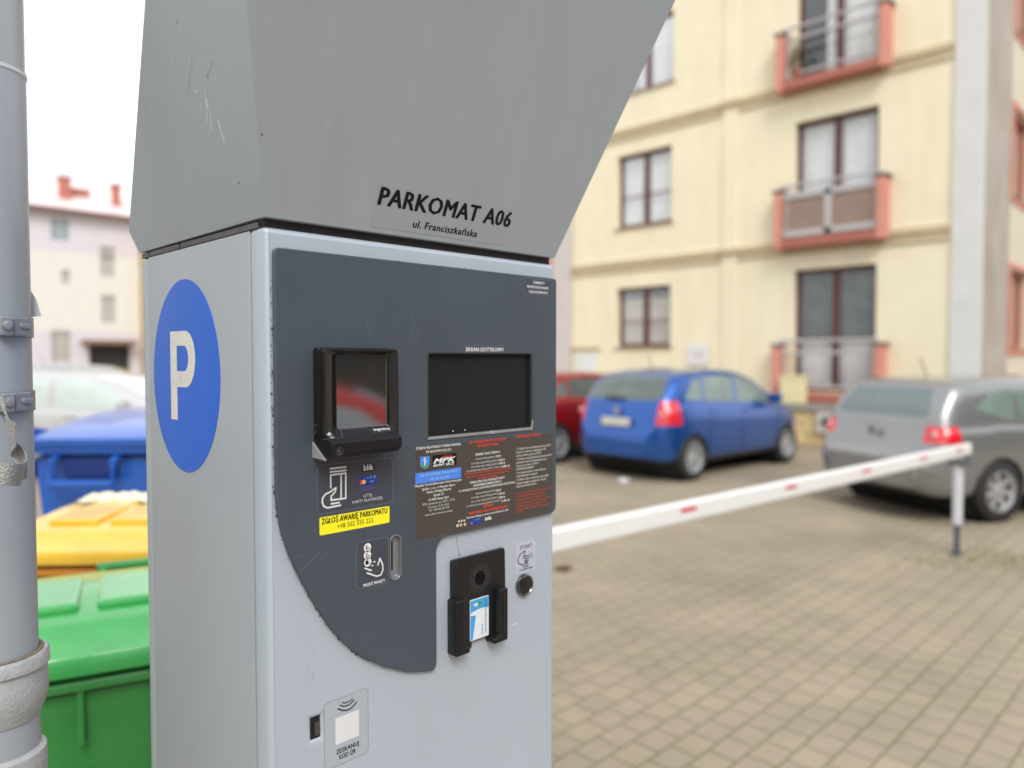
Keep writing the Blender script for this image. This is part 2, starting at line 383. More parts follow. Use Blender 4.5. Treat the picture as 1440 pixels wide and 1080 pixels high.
# ---- P sign on the side
ua, _ = PS.at(217, 525); ub, _ = PS.at(310, 525); _, vt = PS.at(262, 392); _, vb = PS.at(264, 664)
uc, vc = (ua+ub)/2, (vt+vb)/2; ru, rv = (ub-ua)/2, (vt-vb)/2
bm = NB(); n = 96
plate(bm, PS, [[(uc+ru*math.cos(2*PI*k/n), vc+rv*math.sin(2*PI*k/n)) for k in range(n)]], 0, .0006)
sign = obj('parking_sign', bm, mat('sign_blue', lin(32, 102, 212), .42, var=.07, scale=12, spec=.3), pm)
bm = NB()
ul, vtp = PS.at(240, 466.5); us, vbt = PS.at(251, 590.5); ur, _ = PS.at(275, 505); _, vbw = PS.at(258, 544.5); _, vi0 = PS.at(256, 486); _, vi1 = PS.at(256, 522)
sw = (us-ul)
hgt = vtp-vbw; rr = hgt*.42
outer = [(ul, vbt), (us-.001, vbt), (us-.001, vbw)]+[(ur-rr+rr*math.cos(t), (vtp+vbw)/2+hgt/2*math.sin(t)) for t in [math.radians(-90+180*k/16) for k in range(17)]]+[(ul, vtp)]
ih = vi0-vi1; ir = ih*.42; ux = ur-sw*.95
inner = [(us-.001, vi1)]+[(ux-ir+ir*math.cos(t), (vi0+vi1)/2+ih/2*math.sin(t)) for t in [math.radians(-90+180*k/12) for k in range(13)]]+[(us-.001, vi0)]
plate(bm, PS, [outer, inner], .0006, .0009)
obj('letter', bm, mat('sign_white', lin(222, 222, 214), .5, var=.1, scale=60), sign)
bm = NB()
for x, y in ((256, 470), (267, 486), (256, 533), (256, 540), (245, 452)):
    u, v = PS.at(x, y); marks(PS, 3, (u-.003, u+.003), (v-.004, v+.004), (.003, .008), (.0004, .0008), (1.7, .3), .0011, bm)
for x, y in ((281, 442), (283, 450), (245, 422), (221, 523), (272, 597)):
    u, v = PS.at(x, y); marks(PS, 3, (u-.002, u+.002), (v-.003, v+.003), (.004, .009), (.0003, .0006), (1.5, .2), .0009, bm)
obj('sign_scratches', bm, mat('sign_scratch', lin(150, 160, 185), .6), sign)
# ---- dark control panel with openings for screen and coin slot
PT = .006
out_px = [(385, 347), (779, 395.5), (779, 721), (614, 757), (612.5, 945)]
q = [f(*p, PT) for p in out_px]
XL, XR = q[0][0], FX1-.0015
curve_px = [(575, 946), (540, 938), (510, 925), (484, 905), (462, 880), (440, 845), (420, 808), (405, 775), (396, 745), (390, 715), (388.5, 690)]
lp = [(XL, q[0][1]), (XR, q[0][1]), (XR, q[2][1]), (q[3][0], q[2][1]), (q[3][0], q[4][1])]+[f(*p, PT) for p in curve_px]
lp = rpoly(lp, [.008, .006, .014, -1, .014]+[.0]*len(curve_px))
# inner concave corner of the light cut-out
cxu, cvv = q[3][0], q[2][1]
idx = min(range(len(lp)), key=lambda i: (lp[i][0]-cxu)**2+(lp[i][1]-cvv)**2)
rc = .02
lp[idx:idx+1] = [(cxu+rc-rc*math.sin(t), cvv-rc+rc*math.cos(t)) for t in [math.radians(90*k/6) for k in range(7)]]
su0, sv0 = f(602.5, 615, PT); su1, sv1 = f(747, 498, PT)
scr_hole = rrect(su0, sv0, su1, sv1, .003)
ku0, _ = f(549, 780, PT); ku1, _ = f(563.5, 780, PT); _, kv0 = f(556, 815, PT); _, kv1 = f(556, 753, PT)
coin_hole = rrect(ku0, kv0, ku1, kv1, (ku1-ku0)/2-.0003, 8)
bm = NB(); plate(bm, PF, [lp, scr_hole, coin_hole], 0, PT, .0016)
cp = obj('control_panel', bm, M_panel, pm, smooth=True, angle=30)
# grime caught along the panel's left and lower edge
edge = [(XL-.0006, 1.79), (XL-.0006, 1.70), (XL-.0006, 1.60), (XL-.0004, f(387, 690)[1])]+[f(*p, PT) for p in reversed(curve_px)]
bm = NB(); bg2 = NB()
for a, b in zip(edge, edge[1:]):
    A = Vector(a); B = Vector(b); l = (B-A).length; nst = max(2, int(l/.0025)); d = (B-A)/nst; nrm = Vector((-d.y, d.x)).normalized()
    if nrm.x > 0 and nrm.y > 0: nrm = -nrm
    nrm = Vector((-abs(nrm.x), -abs(nrm.y)))
    for k in range(nst):
        c = A+d*k+nrm*random.uniform(-.0006, .0012); r = random.uniform(.0003, .0011)*(1.3 if random.random() < .25 else .8)
        tgt = bm if random.random() < .75 else bg2
        if math.sin(c.x*90)+math.sin(c.y*140+1) < -.3 and random.random() < .8: continue
        m_ = 7; ph = random.random()
        poly(tgt, PF, [(c.x+r*random.uniform(.6, 1.2)*math.cos(2*PI*(j+ph)/m_), c.y+1.5*r*random.uniform(.6, 1.2)*math.sin(2*PI*(j+ph)/m_)) for j in range(m_)], .0002+.00002*(k % 5))
obj('edge_grime', bm, mat('grime', lin(58, 52, 42), .95, var=.4, scale=200), cp); obj('edge_moss', bg2, mat('moss', lin(104, 98, 50), .95, var=.4, scale=200), cp)
# light wear along the top edge, scratches on the panel
bm = NB()
for k in range(60):
    u = random.uniform(XL+.01, XR-.01); disc(bm, PF, u, q[0][1]-.0006+random.gauss(0, .0004), random.uniform(.0005, .003), PT+.0001, 8, random.uniform(.0003, .0007))
marks(PF, 60, (XL+.02, XR-.01), (1.60, 1.79), (.0006, .006), (.0002, .0005), (1.57, .3), PT+.0001, bm)
marks(PF, 22, (XL+.02, .62), (1.30, 1.6), (.002, .012), (.0002, .0005), (1.2, .6), PT+.0001, bm)
for pts in ([(416, 812), (430, 795), (444, 782), (454, 772)], [(445, 793), (452, 782), (465, 775)], [(413, 784), (422, 781)], [(580, 480), (582, 455), (579, 440)], [(587, 480), (588, 462)], [(632, 373), (627, 380), (631, 385)], [(515, 450), (519, 470)]):
    stroke(bm, PF, [f(*p, PT) for p in pts], .0005, PT+.0001, cap=False)
marks(PF, 14, (.60, .68), (1.68, 1.74), (.003, .01), (.0003, .0006), (1.7, .5), PT+.0001, bm)
obj('panel_scratches', bm, mat('scratch_grey', lin(104, 112, 120), .7), cp)
# ---- touch screen
bm = NB(); plate(bm, PF, [rrect(su0-.0005, sv0-.0005, su1+.0005, sv1+.0005, .001)], .0002, .0008)
ts = obj('touch_screen', bm, mat('screen_black', (.014, .018, .020), .28, var=.1, scale=30, spec=.3), pm)
bm = NB(); fw = .0036
plate(bm, PF, [rrect(su0-.001, sv0-.003, su1+.003, sv1, .003), rrect(su0+.0008, sv0+.0012, su1-.0012, sv1-.0006, .002)], .001, PT+.0006, .0006)
obj('screen_frame', bm, mat('screen_frame_dark', lin(46, 50, 54), .4), ts, smooth=True)
bm = NB()
plate(bm, PF, [rpoly([(su0-.001, sv0-.0036), (su1+.002, sv0-.0036), (su1+.0035, sv0+.012), (su1+.001, sv0+.012), (su1-.0005, sv0+.0004), (su0-.001, sv0+.0004)], .0008, 3)], .001, PT+.0014, .0006)
obj('screen_sill', bm, mat('worn_aluminium', lin(158, 160, 160), .45, .4, var=.2, scale=60), ts, smooth=True)
bm = NB()
for x, y in ((636, 606), (653, 604.5), (690, 606), (692, 609)):
    u, v = f(x, y, PT); disc(bm, PF, u, v, .0012, PT+.0016, 9, .0008)
obj('sill_chips', bm, M_white, ts)
# ---- stickers
def sticker(name, px, m, r=.003, h=PT, parent=None, border=None):
    P = [f(*p, h) for p in px]
    u0 = (P[0][0]+P[3][0])/2; u1 = (P[1][0]+P[2][0])/2; v1 = (P[0][1]+P[1][1])/2; v0 = (P[2][1]+P[3][1])/2
    bmm = NB(); lpp = rrect(u0, v0, u1, v1, r); plate(bmm, PF, [lpp], h, h+.0003)
    o = obj(name, bmm, m, parent or pm)
    if border:
        bmm = NB(); stroke(bmm, PF, lpp, .0005, h+.00045, closed=True, cap=False); obj('sticker_edge', bmm, border, o)
    return o, u0, v0, u1, v1
HS = PT+.0005
M_edge = mat('sticker_edge_print', lin(118, 126, 134), .5)
M_dark = mat('sticker_dark', lin(66, 74, 85), .42, .1, var=.04, scale=30)
so, *_ = sticker('monitoring_sticker', [(738, 390.5), (775, 394.5), (775, 416), (738, 414)], M_dark, .001, border=M_edge)
bm = NB()
for s, a, b in (('OBIEKT', (750, 399), (766, 400)), ('MONITOROWANY', (741.5, 405), (771.5, 407)), ('CAŁODOBOWO', (743.5, 412), (770.5, 413.5))): wpx(bm, PF, s, a, b, 3.6, HS, bold=.03)
obj('lettering', bm, M_white, so)
so, *_ = sticker('touch_screen_sticker', [(652, 484), (713, 488), (713, 496), (652, 495)], M_dark, .0008, border=M_edge)
bm = NB(); wpx(bm, PF, 'EKRAN DOTYKOWY', (655.5, 493.5), (708.5, 494.8), 5.6, HS, bold=.03); obj('lettering', bm, M_white, so)
# payment sticker
so, *_ = sticker('card_payment_sticker', [(446, 655), (552, 643), (552, 707.5), (446, 722)], M_dark, .006, border=M_edge)
bm = NB()
def cpx(pts, ox=380, oy=640, s=5.142, h=HS): return [f(ox+x/s, oy+y/s, h) for x, y in pts]
W1 = .0021
stroke(bm, PF, cpx([(434, 98), (546, 86)]), W1, HS); stroke(bm, PF, cpx([(434, 122), (548, 110)]), W1, HS)
stroke(bm, PF, cpx([(438, 235), (436, 145), (546, 130), (546, 312), (440, 326), (440, 296)]), W1, HS+.0001)
stroke(bm, PF, cpx([(512, 140), (512, 312)]), W1, HS+.0002)
stroke(bm, PF, cpx([(438, 262), (474, 236), (470, 262), (446, 292)]), W1, HS+.0003)
stroke(bm, PF, cpx([(438, 264), (400, 282), (378, 312), (376, 344), (388, 370), (412, 382), (508, 362)]), W1, HS+.0001)
stroke(bm, PF, cpx([(440, 352), (498, 343)]), W1, HS+.0004)
wpx(bm, PF, 'UŻYJ', (511.5, 699.5), (522.5, 697.8), 4, HS, bold=.0); wpx(bm, PF, 'KARTY PŁATNICZEJ', (496, 708), (537.5, 702), 3.8, HS, bold=.0)
obj('hand_and_lettering', bm, M_white, so)
bm = NB(); poly(bm, PF, [f(509.5, 655.5, HS), f(527, 653, HS), f(527, 661.5, HS), f(509.5, 664, HS)], HS); obj('logo_field', bm, M_black, so)
bm = NB(); wpx(bm, PF, 'blik', (511.5, 662.5), (525, 660), 8, HS+.0002, bold=.03); obj('logo_lettering', bm, M_white, so)
bm = NB(); poly(bm, PF, cpx([(640, 160), (772, 140), (772, 205), (640, 222)]), HS); obj('card_logo_field', bm, mat('deep_blue_print', lin(28, 62, 140), .5), so)
bm = NB()
for x, y, r in ((683, 170, 4), (704, 164, 7), (727, 159, 10), (755, 156, 12)):
    u, v = f(380+x/5.142, 640+y/5.142, HS); disc(bm, PF, u, v, r/5.142/FPX*.98, HS+.0001, 14)
u, v = cpx([(735, 190)])[0]; disc(bm, PF, u, v, .0035, HS+.0001, 14, .0012)
obj('light_blue_dots', bm, mat('light_blue_print', lin(84, 130, 214), .5), so)
bm = NB(); u, v = cpx([(661, 196)])[0]; disc(bm, PF, u, v, .0029, HS+.0001, 18); obj('red_disc', bm, M_red, so)
bm = NB(); u, v = cpx([(677, 194)])[0]; disc(bm, PF, u, v, .0027, HS+.0002, 18); obj('orange_disc', bm, mat('orange_print', lin(240, 190, 90), .5), so)
bm = NB(); u, v = cpx([(700, 235)])[0]; disc(bm, PF, u, v, .011, HS, 26, .0045); obj('faded_blue_mark', bm, mat('faded_blue', lin(68, 72, 110), .5), so)
# yellow fault sticker
so, *_ = sticker('fault_report_sticker', [(449.3, 728), (547.5, 711.7), (547.5, 735), (449.3, 753)], mat('yellow_sticker', lin(246, 238, 40), .4, var=.03), .002)
bm = NB()
wpx(bm, PF, 'ZGŁOŚ AWARIĘ PARKOMATU', (452.5, 737), (544.5, 722), 8, HS, bold=.04)
wpx(bm, PF, '+48 502 555 222', (474.5, 743), (525, 734.5), 6.6, HS, bold=-.004)
obj('lettering', bm, M_black, so)
# coin sticker
so, *_ = sticker('coin_sticker', [(501, 765), (546, 753), (546, 818), (501, 830)], M_dark, .006, border=M_edge)
bm = NB(); ring = NB()
for (x, y), t in (((703, 668), '5zł'), ((703, 722), '2zł'), ((705, 775), '1zł')):
    u, v = cpx([(x, y)])[0]; disc(ring, PF, u, v, .0068, HS, 26); disc(bm, PF, u, v, .0056, HS+.0001, 26)
obj('coin_rims', ring, M_black, so)
t2 = NB()
for (x, y), t in (((703, 668), '5'), ((703, 722), '2'), ((705, 775), '1')):
    u, v = cpx([(x, y)])[0]; write(t2, PF, t, u-.0028, u+.0002, v-.0025, .0052, HS+.0003, bold=.02); write(t2, PF, 'zł', u+.0008, u+.0036, v-.0022, .0022, HS+.0003)
obj('coin_numbers', t2, M_black, so)
stroke(bm, PF, cpx([(748, 772), (757, 770)]), .0017, HS+.0001)
stroke(bm, PF, cpx([(735, 800), (742, 798)]), .0017, HS+.0001)
stroke(bm, PF, cpx([(778, 795), (792, 745), (812, 790), (814, 830), (800, 865), (770, 876), (700, 852)]), .0019, HS+.0002)
stroke(bm, PF, cpx([(684, 818), (730, 834)]), .0019, HS+.0001)
wpx(bm, PF, 'WRZUĆ MONETY', (510.5, 826.5), (541.5, 817), 4, HS, bold=.035)
obj('hand_and_lettering', bm, M_white, so)
# coin slot insert
bm = NB(); plate(bm, PF, [rrect(ku0-.001, kv0-.001, ku1+.001, kv1+.001, (ku1-ku0)/2)], .0002, .0012)
cs = obj('coin_slot', bm, mat('slot_metal', lin(150, 156, 162), .3, .5), pm)
bm = NB(); plate(bm, PF, [rrect(ku0-.0012, kv0-.0012, ku1+.0012, kv1+.0012, (ku1-ku0)/2+.0008, 8), rrect(ku0+.0006, kv0+.0006, ku1-.0006, kv1-.0006, (ku1-ku0)/2-.001, 8)], .001, PT+.0009, .0004)
obj('slot_rim', bm, mat('slot_rim_metal', lin(150, 154, 158), .3, .7), cs, smooth=True)
bm = NB(); um = (ku0+ku1)/2; plate(bm, PF, [rrect(um-.0045, kv0+.012, um-.0015, kv1-.008, .0006)], .0012, .002); obj('slot_opening', bm, M_hole, cs)
bm = NB(); u = um+.001
lathe(bm, [(.0001, 0), (.003, .001), (.0042, .003), (.0032, .0045), (.0001, .005)], PF.P(u, kv0+.007, .0008)+Vector((0, 0, 0)), 'Y', 16, False)
obj('slot_guide', bm, mat('bright_steel', (.6, .6, .6), .2, 1), cs, smooth=True)
# ---- information sticker
M_info = mat('info_sticker', lin(72, 69, 66), .38, .0, var=.04, scale=20)
iu0, iv1 = f(583.2, 629.5, PT); iu1, _ = f(776.5, 607, PT); _, iv0 = f(583.2, 755, PT)
bm = NB(); lpp = rpoly([(iu0, iv0+.0005), (iu0, iv1), (iu1, iv1), (iu1, q[2][1]+.0035), (cxu+.02, q[2][1]+.0035), (cxu+.004, q[2][1]+.001)], [0, .001, .001, .012, .002, .002])
lpp = rpoly([(iu0, q[2][1]+.0025), (iu0, iv1), (iu1, iv1), (iu1, q[2][1]+.0025)], [.001, .001, .001, .012])
plate(bm, PF, [lpp], PT, PT+.0003); info = obj('information_sticker', bm, M_info, pm)
bm = NB(); stroke(bm, PF, [lpp[-1], lpp[0], lpp[2], lpp[8]], .0004, HS, cap=False); obj('sticker_edge', bm, mat('info_edge', lin(110, 108, 104), .5), info)
wb = NB(); rb = NB(); bb = NB()
def ipx(x, y, s=6.353): return (570+x/s, 590+y/s)
def line(bmm, s, a, b, cap, bold=.02): wpx(bmm, PF, s, ipx(*a), ipx(*b), cap, HS+.0001, bold=bold)
line(wb, 'STREFA PŁATNEGO PARKOWANIA', (95, 272), (497, 228), 3.5, .03)
line(wb, 'W NOWYM SĄCZU', (185, 300), (408, 279), 3.5, .03)
line(wb, 'Miejskie Przedsiębiorstwo Komunikacyjne', (85, 606), (502, 545), 3.3, .03)
line(wb, 'Spółka z o.o. w Nowym Sączu', (150, 634), (443, 590), 3.3, .03)
line(wb, 'Punkt Obsługi Klienta', (192, 660), (408, 628), 3.3, .03)
line(wb, 'Rynek 27', (254, 686), (345, 672), 3.3, .03)
line(wb, '33-300 Nowy Sącz', (208, 728), (388, 700), 3.3, .03)
line(wb, 'POK czynny pn.-pt.: 8.00 - 15.45', (155, 770), (440, 722), 3.1, .0)
line(wb, 'Przerwa 13.30-14.00', (208, 795), (390, 762), 3.1, .0)
line(wb, 'Tel: +48 660 265 332', (208, 824), (393, 790), 3.1, .0)
line(wb, 'www.mpk.nowysacz.pl/spp/', (175, 862), (426, 818), 2.8, .0)
line(rb, 'OD PONIEDZIAŁKU DO PIĄTKU', (570, 215), (897, 184), 3.6, .045)
line(rb, 'OD 8.00 DO 18.00', (640, 247), (828, 228), 3.6, .045)
line(wb, 'CENNIK OPŁAT STREFA A', (625, 322), (846, 298), 3.2, .04)
def row(y0, a, b, s, p): line(wb, s, (a, y0), (a+(b-a)*.78, y0-(b-a)*.78*.125), 2.9, .0); line(wb, p, (a+(b-a)*.81, y0-(b-a)*.81*.125), (b, y0-(b-a)*.125), 3.0, .045)
row(360, 628, 854, 'za pierwszą godzinę', '3,00 zł'); row(401, 590, 886, 'za drugą rozpoczętą godzinę', '3,60 zł'); row(431, 590, 889, 'za trzecią rozpoczętą godzinę', '4,30 zł'); row(468, 545, 930, 'za czwartą rozpoczętą godzinę i kolejne', '3,00 zł')
line(rb, 'Niewniesienie opłaty parkingowej skutkuje nałożeniem', (530, 497), (950, 435), 2.8, .02); line(rb, 'opłaty dodatkowej zgodnie z uchwałą Rady Miasta', (540, 525), (935, 465), 2.8, .02); line(rb, 'w Nowym Sączu', (650, 533), (818, 510), 2.8, .02)
line(wb, 'CENNIK OPŁAT DLA POSIADACZY KARTY', (575, 575), (890, 525), 3.1, .04); line(wb, 'NOWOSĄDECZANINA STREFA A', (610, 600), (858, 560), 3.1, .04); line(wb, 'PO WYKORZYSTANIU CZASOWEGO BEZPŁATNEGO PARKOWANIA', (478, 648), (983, 570), 3.0, .03)
row(665, 628, 852, 'za pierwszą godzinę', '2,00 zł'); row(702, 590, 886, 'za drugą rozpoczętą godzinę', '2,40 zł'); row(736, 590, 889, 'za trzecią rozpoczętą godzinę', '2,80 zł'); row(775, 545, 930, 'za czwartą rozpoczętą godzinę i kolejne', '2,00 zł')
line(rb, 'UWAGA', (692, 785), (785, 772), 3.6, .05); line(rb, 'PARKOMAT NIE WYDAJE RESZTY', (565, 850), (912, 788), 3.6, .05)
line(wb, 'Parkomat obsługuje monety, karty zbliżeniowe, blik', (548, 885), (920, 815), 2.9, .03)
line(rb, 'INSTRUKCJA OBSŁUGI', (990, 163), (1205, 142), 3.4, .05)
for k, (s, e) in enumerate((('1. Dotknij ekranu dotykowego lub przyłóż', 1298), ('kartę do ekranu wizyjnego lub', 1255), ('naciśnij zielony przycisk START.', 1215), ('2. Wybierz metodę płatności lub potwierdź', 1305), ('posiadanie Karty Nowosądeczanina,', 1265), ('wybierz na ekranie „KARTA', 1190), ('NOWOSĄDECZANINA”.', 1155), ('3. Postępuj zgodnie z komunikatami', 1255), ('wyświetlanymi na ekranie.', 1185), ('4. Odbierz bilet i umieść go za przednią', 1278), ('szybą wewnątrz pojazdu tak, aby był', 1258), ('widoczny dla kontrolera.', 1175))):
    y = 272+k*30.2; line(wb, s, (992, y), (e, y-(e-992)*.125), 3.0, .012)
for k, (s, e) in enumerate((('Awarię parkomatu należy zgłosić niezwłocznie', 1302), ('pod numerem telefonu podanym', 1245), ('na parkomacie. W przypadku', 1240), ('awarii opłatę należy wnieść w innym, najbliższym', 1302), ('parkomacie lub przy użyciu aplikacji', 1258), ('mobilnej. Brak biletu nie zwalnia z', 1292), ('opłaty.', 1050))):
    y = 662+k*28.4; line(rb, s, (992, y), (e, y-(e-992)*.125), 2.7, .0)
obj('white_lettering', wb, mat('info_white', (.66, .66, .65), .6), info); obj('red_lettering', rb, M_red, info)
bm = NB(); P = [f(*ipx(*p), HS) for p in ((90, 482), (498, 424), (498, 522), (90, 578))]
u0, u1 = P[0][0], P[1][0]; v1 = (P[0][1]+P[1][1])/2; v0 = (P[2][1]+P[3][1])/2
poly(bm, PF, [(u0, v0), (u1, v0), (u1, v1), (u0, v1)], HS); obj('phone_banner', bm, mat('banner_blue', lin(70, 132, 226), .5), info)
bm = NB(); line(bm, 'ZGŁOŚ AWARIĘ PARKOMATU', (125, 515), (470, 463), 3.4, .0); line(bm, '+48 502 555 222', (218, 545), (395, 517), 3.4, .0); obj('banner_lettering', bm, mat('banner_print', lin(170, 200, 240), .5), info)
sh = [f(*ipx(*p), HS) for p in ((132, 334), (216, 326), (216, 395), (206, 425), (176, 444), (146, 430), (132, 405))]
bm = NB(); poly(bm, PF, sh, HS); obj('coat_of_arms', bm, mat('shield_blue', lin(70, 140, 220), .5), info)
bm = NB(); poly(bm, PF, [f(*ipx(*p), HS) for p in ((146, 412), (160, 398), (190, 396), (207, 404), (200, 424), (176, 438), (152, 426))], HS+.0001); obj('arms_hill', bm, mat('shield_green', lin(64, 150, 78), .5), info)
bm = NB(); stroke(bm, PF, [f(*ipx(*p), HS) for p in ((172, 345), (172, 362), (176, 385), (172, 408))], .0022, HS+.0002); stroke(bm, PF, [f(*ipx(*p), HS) for p in ((160, 362), (186, 370))], .0012, HS+.0003); obj('arms_figure', bm, mat('shield_white', (.7, .66, .6), .5), info)
bm = NB(); P = [f(*ipx(*p), HS) for p in ((242, 322), (457, 297), (457, 402), (242, 433))]; u0, u1 = P[0][0], P[1][0]; v1 = (P[0][1]+P[1][1])/2; v0 = (P[2][1]+P[3][1])/2
poly(bm, PF, [(u0, v0), (u1, v0), (u1, v1), (u0, v1)], HS); obj('company_field', bm, M_black, info)
bm = NB(); write(bm, PF, 'MPK', u0+(u1-u0)*.05, u0+(u1-u0)*.88, v0+(v1-v0)*.32, (v1-v0)*.40, HS+.0002, bold=.05, slant=.35)
write(bm, PF, 'NOWY SĄCZ', u0+(u1-u0)*.03, u0+(u1-u0)*.88, v0+(v1-v0)*.06, (v1-v0)*.2, HS+.0002, bold=.05, slant=.25); obj('company_lettering', bm, M_white, info)
bm = NB(); write(bm, PF, 'SPÓŁKA', u0+(u1-u0)*.38, u0+(u1-u0)*.8, v0+(v1-v0)*.74, (v1-v0)*.14, HS+.0002, bold=.03, slant=.5); stroke(bm, PF, [(u0+(u1-u0)*.3, v0+(v1-v0)*.7), (u0+(u1-u0)*.85, v0+(v1-v0)*.72)], .0006, HS+.0002, cap=False); obj('company_streak', bm, M_red, info)
bm = NB()
for x, y in ((480, 910), (503, 905), (526, 902)): u, v = f(*ipx(x, y), HS); disc(bm, PF, u, v, .0016, HS, 14)
for x, y in ((467, 947),): u, v = f(*ipx(x, y), HS); disc(bm, PF, u, v, .0023, HS, 14)
obj('silver_coins', bm, mat('coin_silver_print', (.62, .62, .6), .5), info)
bm = NB()
for x, y in ((497, 941), (532, 936)): u, v = f(*ipx(x, y), HS); disc(bm, PF, u, v, .0023, HS, 14)
obj('gold_coins', bm, mat('coin_gold_print', lin(214, 186, 120), .5), info)
bm = NB(); poly(bm, PF, [f(*ipx(*p), HS) for p in ((568, 893), (680, 872), (680, 930), (568, 950))], HS); obj('card_field', bm, MATS['deep_blue_print'], info)
bm = NB(); u, v = f(*ipx(592, 926), HS); disc(bm, PF, u, v, .002, HS+.0001, 12); obj('card_red_disc', bm, M_red, info)
bm = NB(); 
for x, y, r in ((608, 900, .0005), (622, 898, .0008), (638, 893, .0011), (657, 888, .0014)): u, v = f(*ipx(x, y), HS); disc(bm, PF, u, v, r, HS+.0001, 12)
obj('card_blue_dots', bm, MATS['light_blue_print'], info)
bm = NB(); poly(bm, PF, [f(*ipx(*p), HS) for p in ((708, 866), (776, 855), (776, 900), (708, 912))], HS); obj('logo_field', bm, M_black, info)
bm = NB(); line(bm, 'blik', (714, 902), (772, 893), 5.2, .05); obj('logo_lettering', bm, M_white, info)
bm = NB(); u, v = f(*ipx(830, 865), HS); stroke(bm, PF, [(u-.001, v-.002), (u-.003, v), (u-.001, v+.002)], .0005, HS); stroke(bm, PF, [(u+.001, v), (u+.011, v+.0005)], .0008, HS); obj('faded_mark', bm, mat('faded_blue2', lin(76, 70, 116), .5), info)
# ---- light-metal lower right: card reader, start sticker, button
def hpx(x, y, s=5.142): return (600+x/s, 740+y/s)
H1 = .006
ru0, rv1 = f(*hpx(185, 250), H1); ru1, _ = f(*hpx(567, 165), H1); _, rv0 = f(*hpx(190, 930), H1)
bm = NB(); nu0, _ = f(*hpx(328, 890), H1); nu1, nv = f(*hpx(462, 842), H1)
plate(bm, PF, [rpoly([(ru0, rv0), (ru0, rv1), (ru1, rv1), (ru1+.003, rv0+.0), (nu1, rv0), (nu1, rv0+.008), (nu0, rv0+.008), (nu0, rv0)], [.004, .004, .005, .004, .001, .001, .001, .001])], 0, H1, .0012)
rd = obj('card_reader', bm, mat('reader_black', lin(30, 31, 33), .36, 0, spec=.4, var=.25, scale=14, bump=.3, bscale=90, stretch=(3, 1, 1)), pm, smooth=True)
lu, lv = f(*hpx(386, 374), H1)
bm = NB(); disc(bm, PF, lu, lv, .0098, H1+.0004, 32); obj('lens', bm, mat('lens_black', (.006, .006, .007), .08, coat=1), rd)
bm = NB()
for r in (.0112, .0128, .0146, .0166, .019): 
    stroke(bm, PF, [(lu+r*math.cos(2*PI*k/40), lv+r*math.sin(2*PI*k/40)) for k in range(40)], .00035, H1+.0002, closed=True, cap=False)
obj('lens_grooves', bm, mat('groove_grey', lin(82, 84, 86), .5), rd)
def rail(name, P0, P1, foot, side):
    bmm = NB()
    u0, v1 = f(*hpx(*P0), H1+.014); u1, v0 = f(*hpx(*P1), H1+.014)
    if side < 0: pts = [(u0, v0), (u0, v1), (u1, v1), (u1, v0+.009), (u1+foot, v0+.009), (u1+foot, v0)]
    else: pts = [(u0-foot, v0), (u0-foot, v0+.008), (u0, v0+.009), (u0, v1), (u1, v1), (u1, v0)]
    plate(bmm, PF, [rpoly(pts, .0025)], 0, H1+.014, .002)
    o = obj(name, bmm, M_blk, rd, smooth=True)
    bmm = NB(); um_ = (u0+u1)/2; box(bmm, (um_-.0012, FY-H1-.0148, v0+.014), (um_+.0012, FY-H1-.0132, v1-.006), .0005); obj('rail_ridge', bmm, MATS['reader_black'], rd)
rail('guide_rail', (215, 550), (282, 928), .009, -1); rail('guide_rail', (528, 462), (590, 820), .010, 1)
ku, kv1_ = f(*hpx(318, 540), H1+.002); kuu, _ = f(*hpx(452, 515), H1+.002); _, kv0_ = f(*hpx(330, 832), H1+.002)
bm = NB(); plate(bm, PF, [rrect(ku, kv0_, kuu, kv1_, .0015)], H1, H1+.001); cardo = obj('sample_card', bm, mat('card_white', lin(222, 230, 236), .35, var=.02), rd)
kw, kh = kuu-ku, kv1_-kv0_
bm = NB(); HC = H1+.0012
poly(bm, PF, [(ku+.0005, kv0_+kh*.68)]+[(ku+kw*t, kv0_+kh*(.68+.10*math.sin(t*2.2)-.06*t)) for t in (.2, .4, .6, .8, .98)]+[(kuu-.0005, kv1_-.001), (ku+.0005, kv1_-.001)], HC)
poly(bm, PF, [(ku+.0005, kv0_+.001), (ku+kw*.13, kv0_+.001), (ku+kw*.3, kv0_+kh*.6), (ku+.0005, kv0_+kh*.62)], HC)
obj('card_blue_fields', bm, mat('card_blue', lin(66, 160, 222), .4), cardo)
bm = NB(); disc(bm, PF, ku+kw*.5, kv0_+kh*.86, kw*.13, HC+.0001, 14, kh*.05); obj('card_green_emblem', bm, MATS['shield_green'], cardo)
bm = NB(); disc(bm, PF, ku+kw*.3, kv0_+kh*.86, kw*.12, HC+.0002, 14, kh*.04); obj('card_emblem', bm, M_white, cardo)
bm = NB(); write(bm, PF, 'Karta', kv0_+kh*.1, kv0_+kh*.34, ku+kw*.66, .0024, HC+.0001, bold=.03, rot=True); write(bm, PF, 'NOWOSĄDECZANINA', kv0_+kh*.1, kv0_+kh*.94, ku+kw*.86, .0024, HC+.0002, bold=.02, rot=True)
obj('card_lettering', bm, mat('card_text_blue', lin(40, 104, 170), .5), cardo)
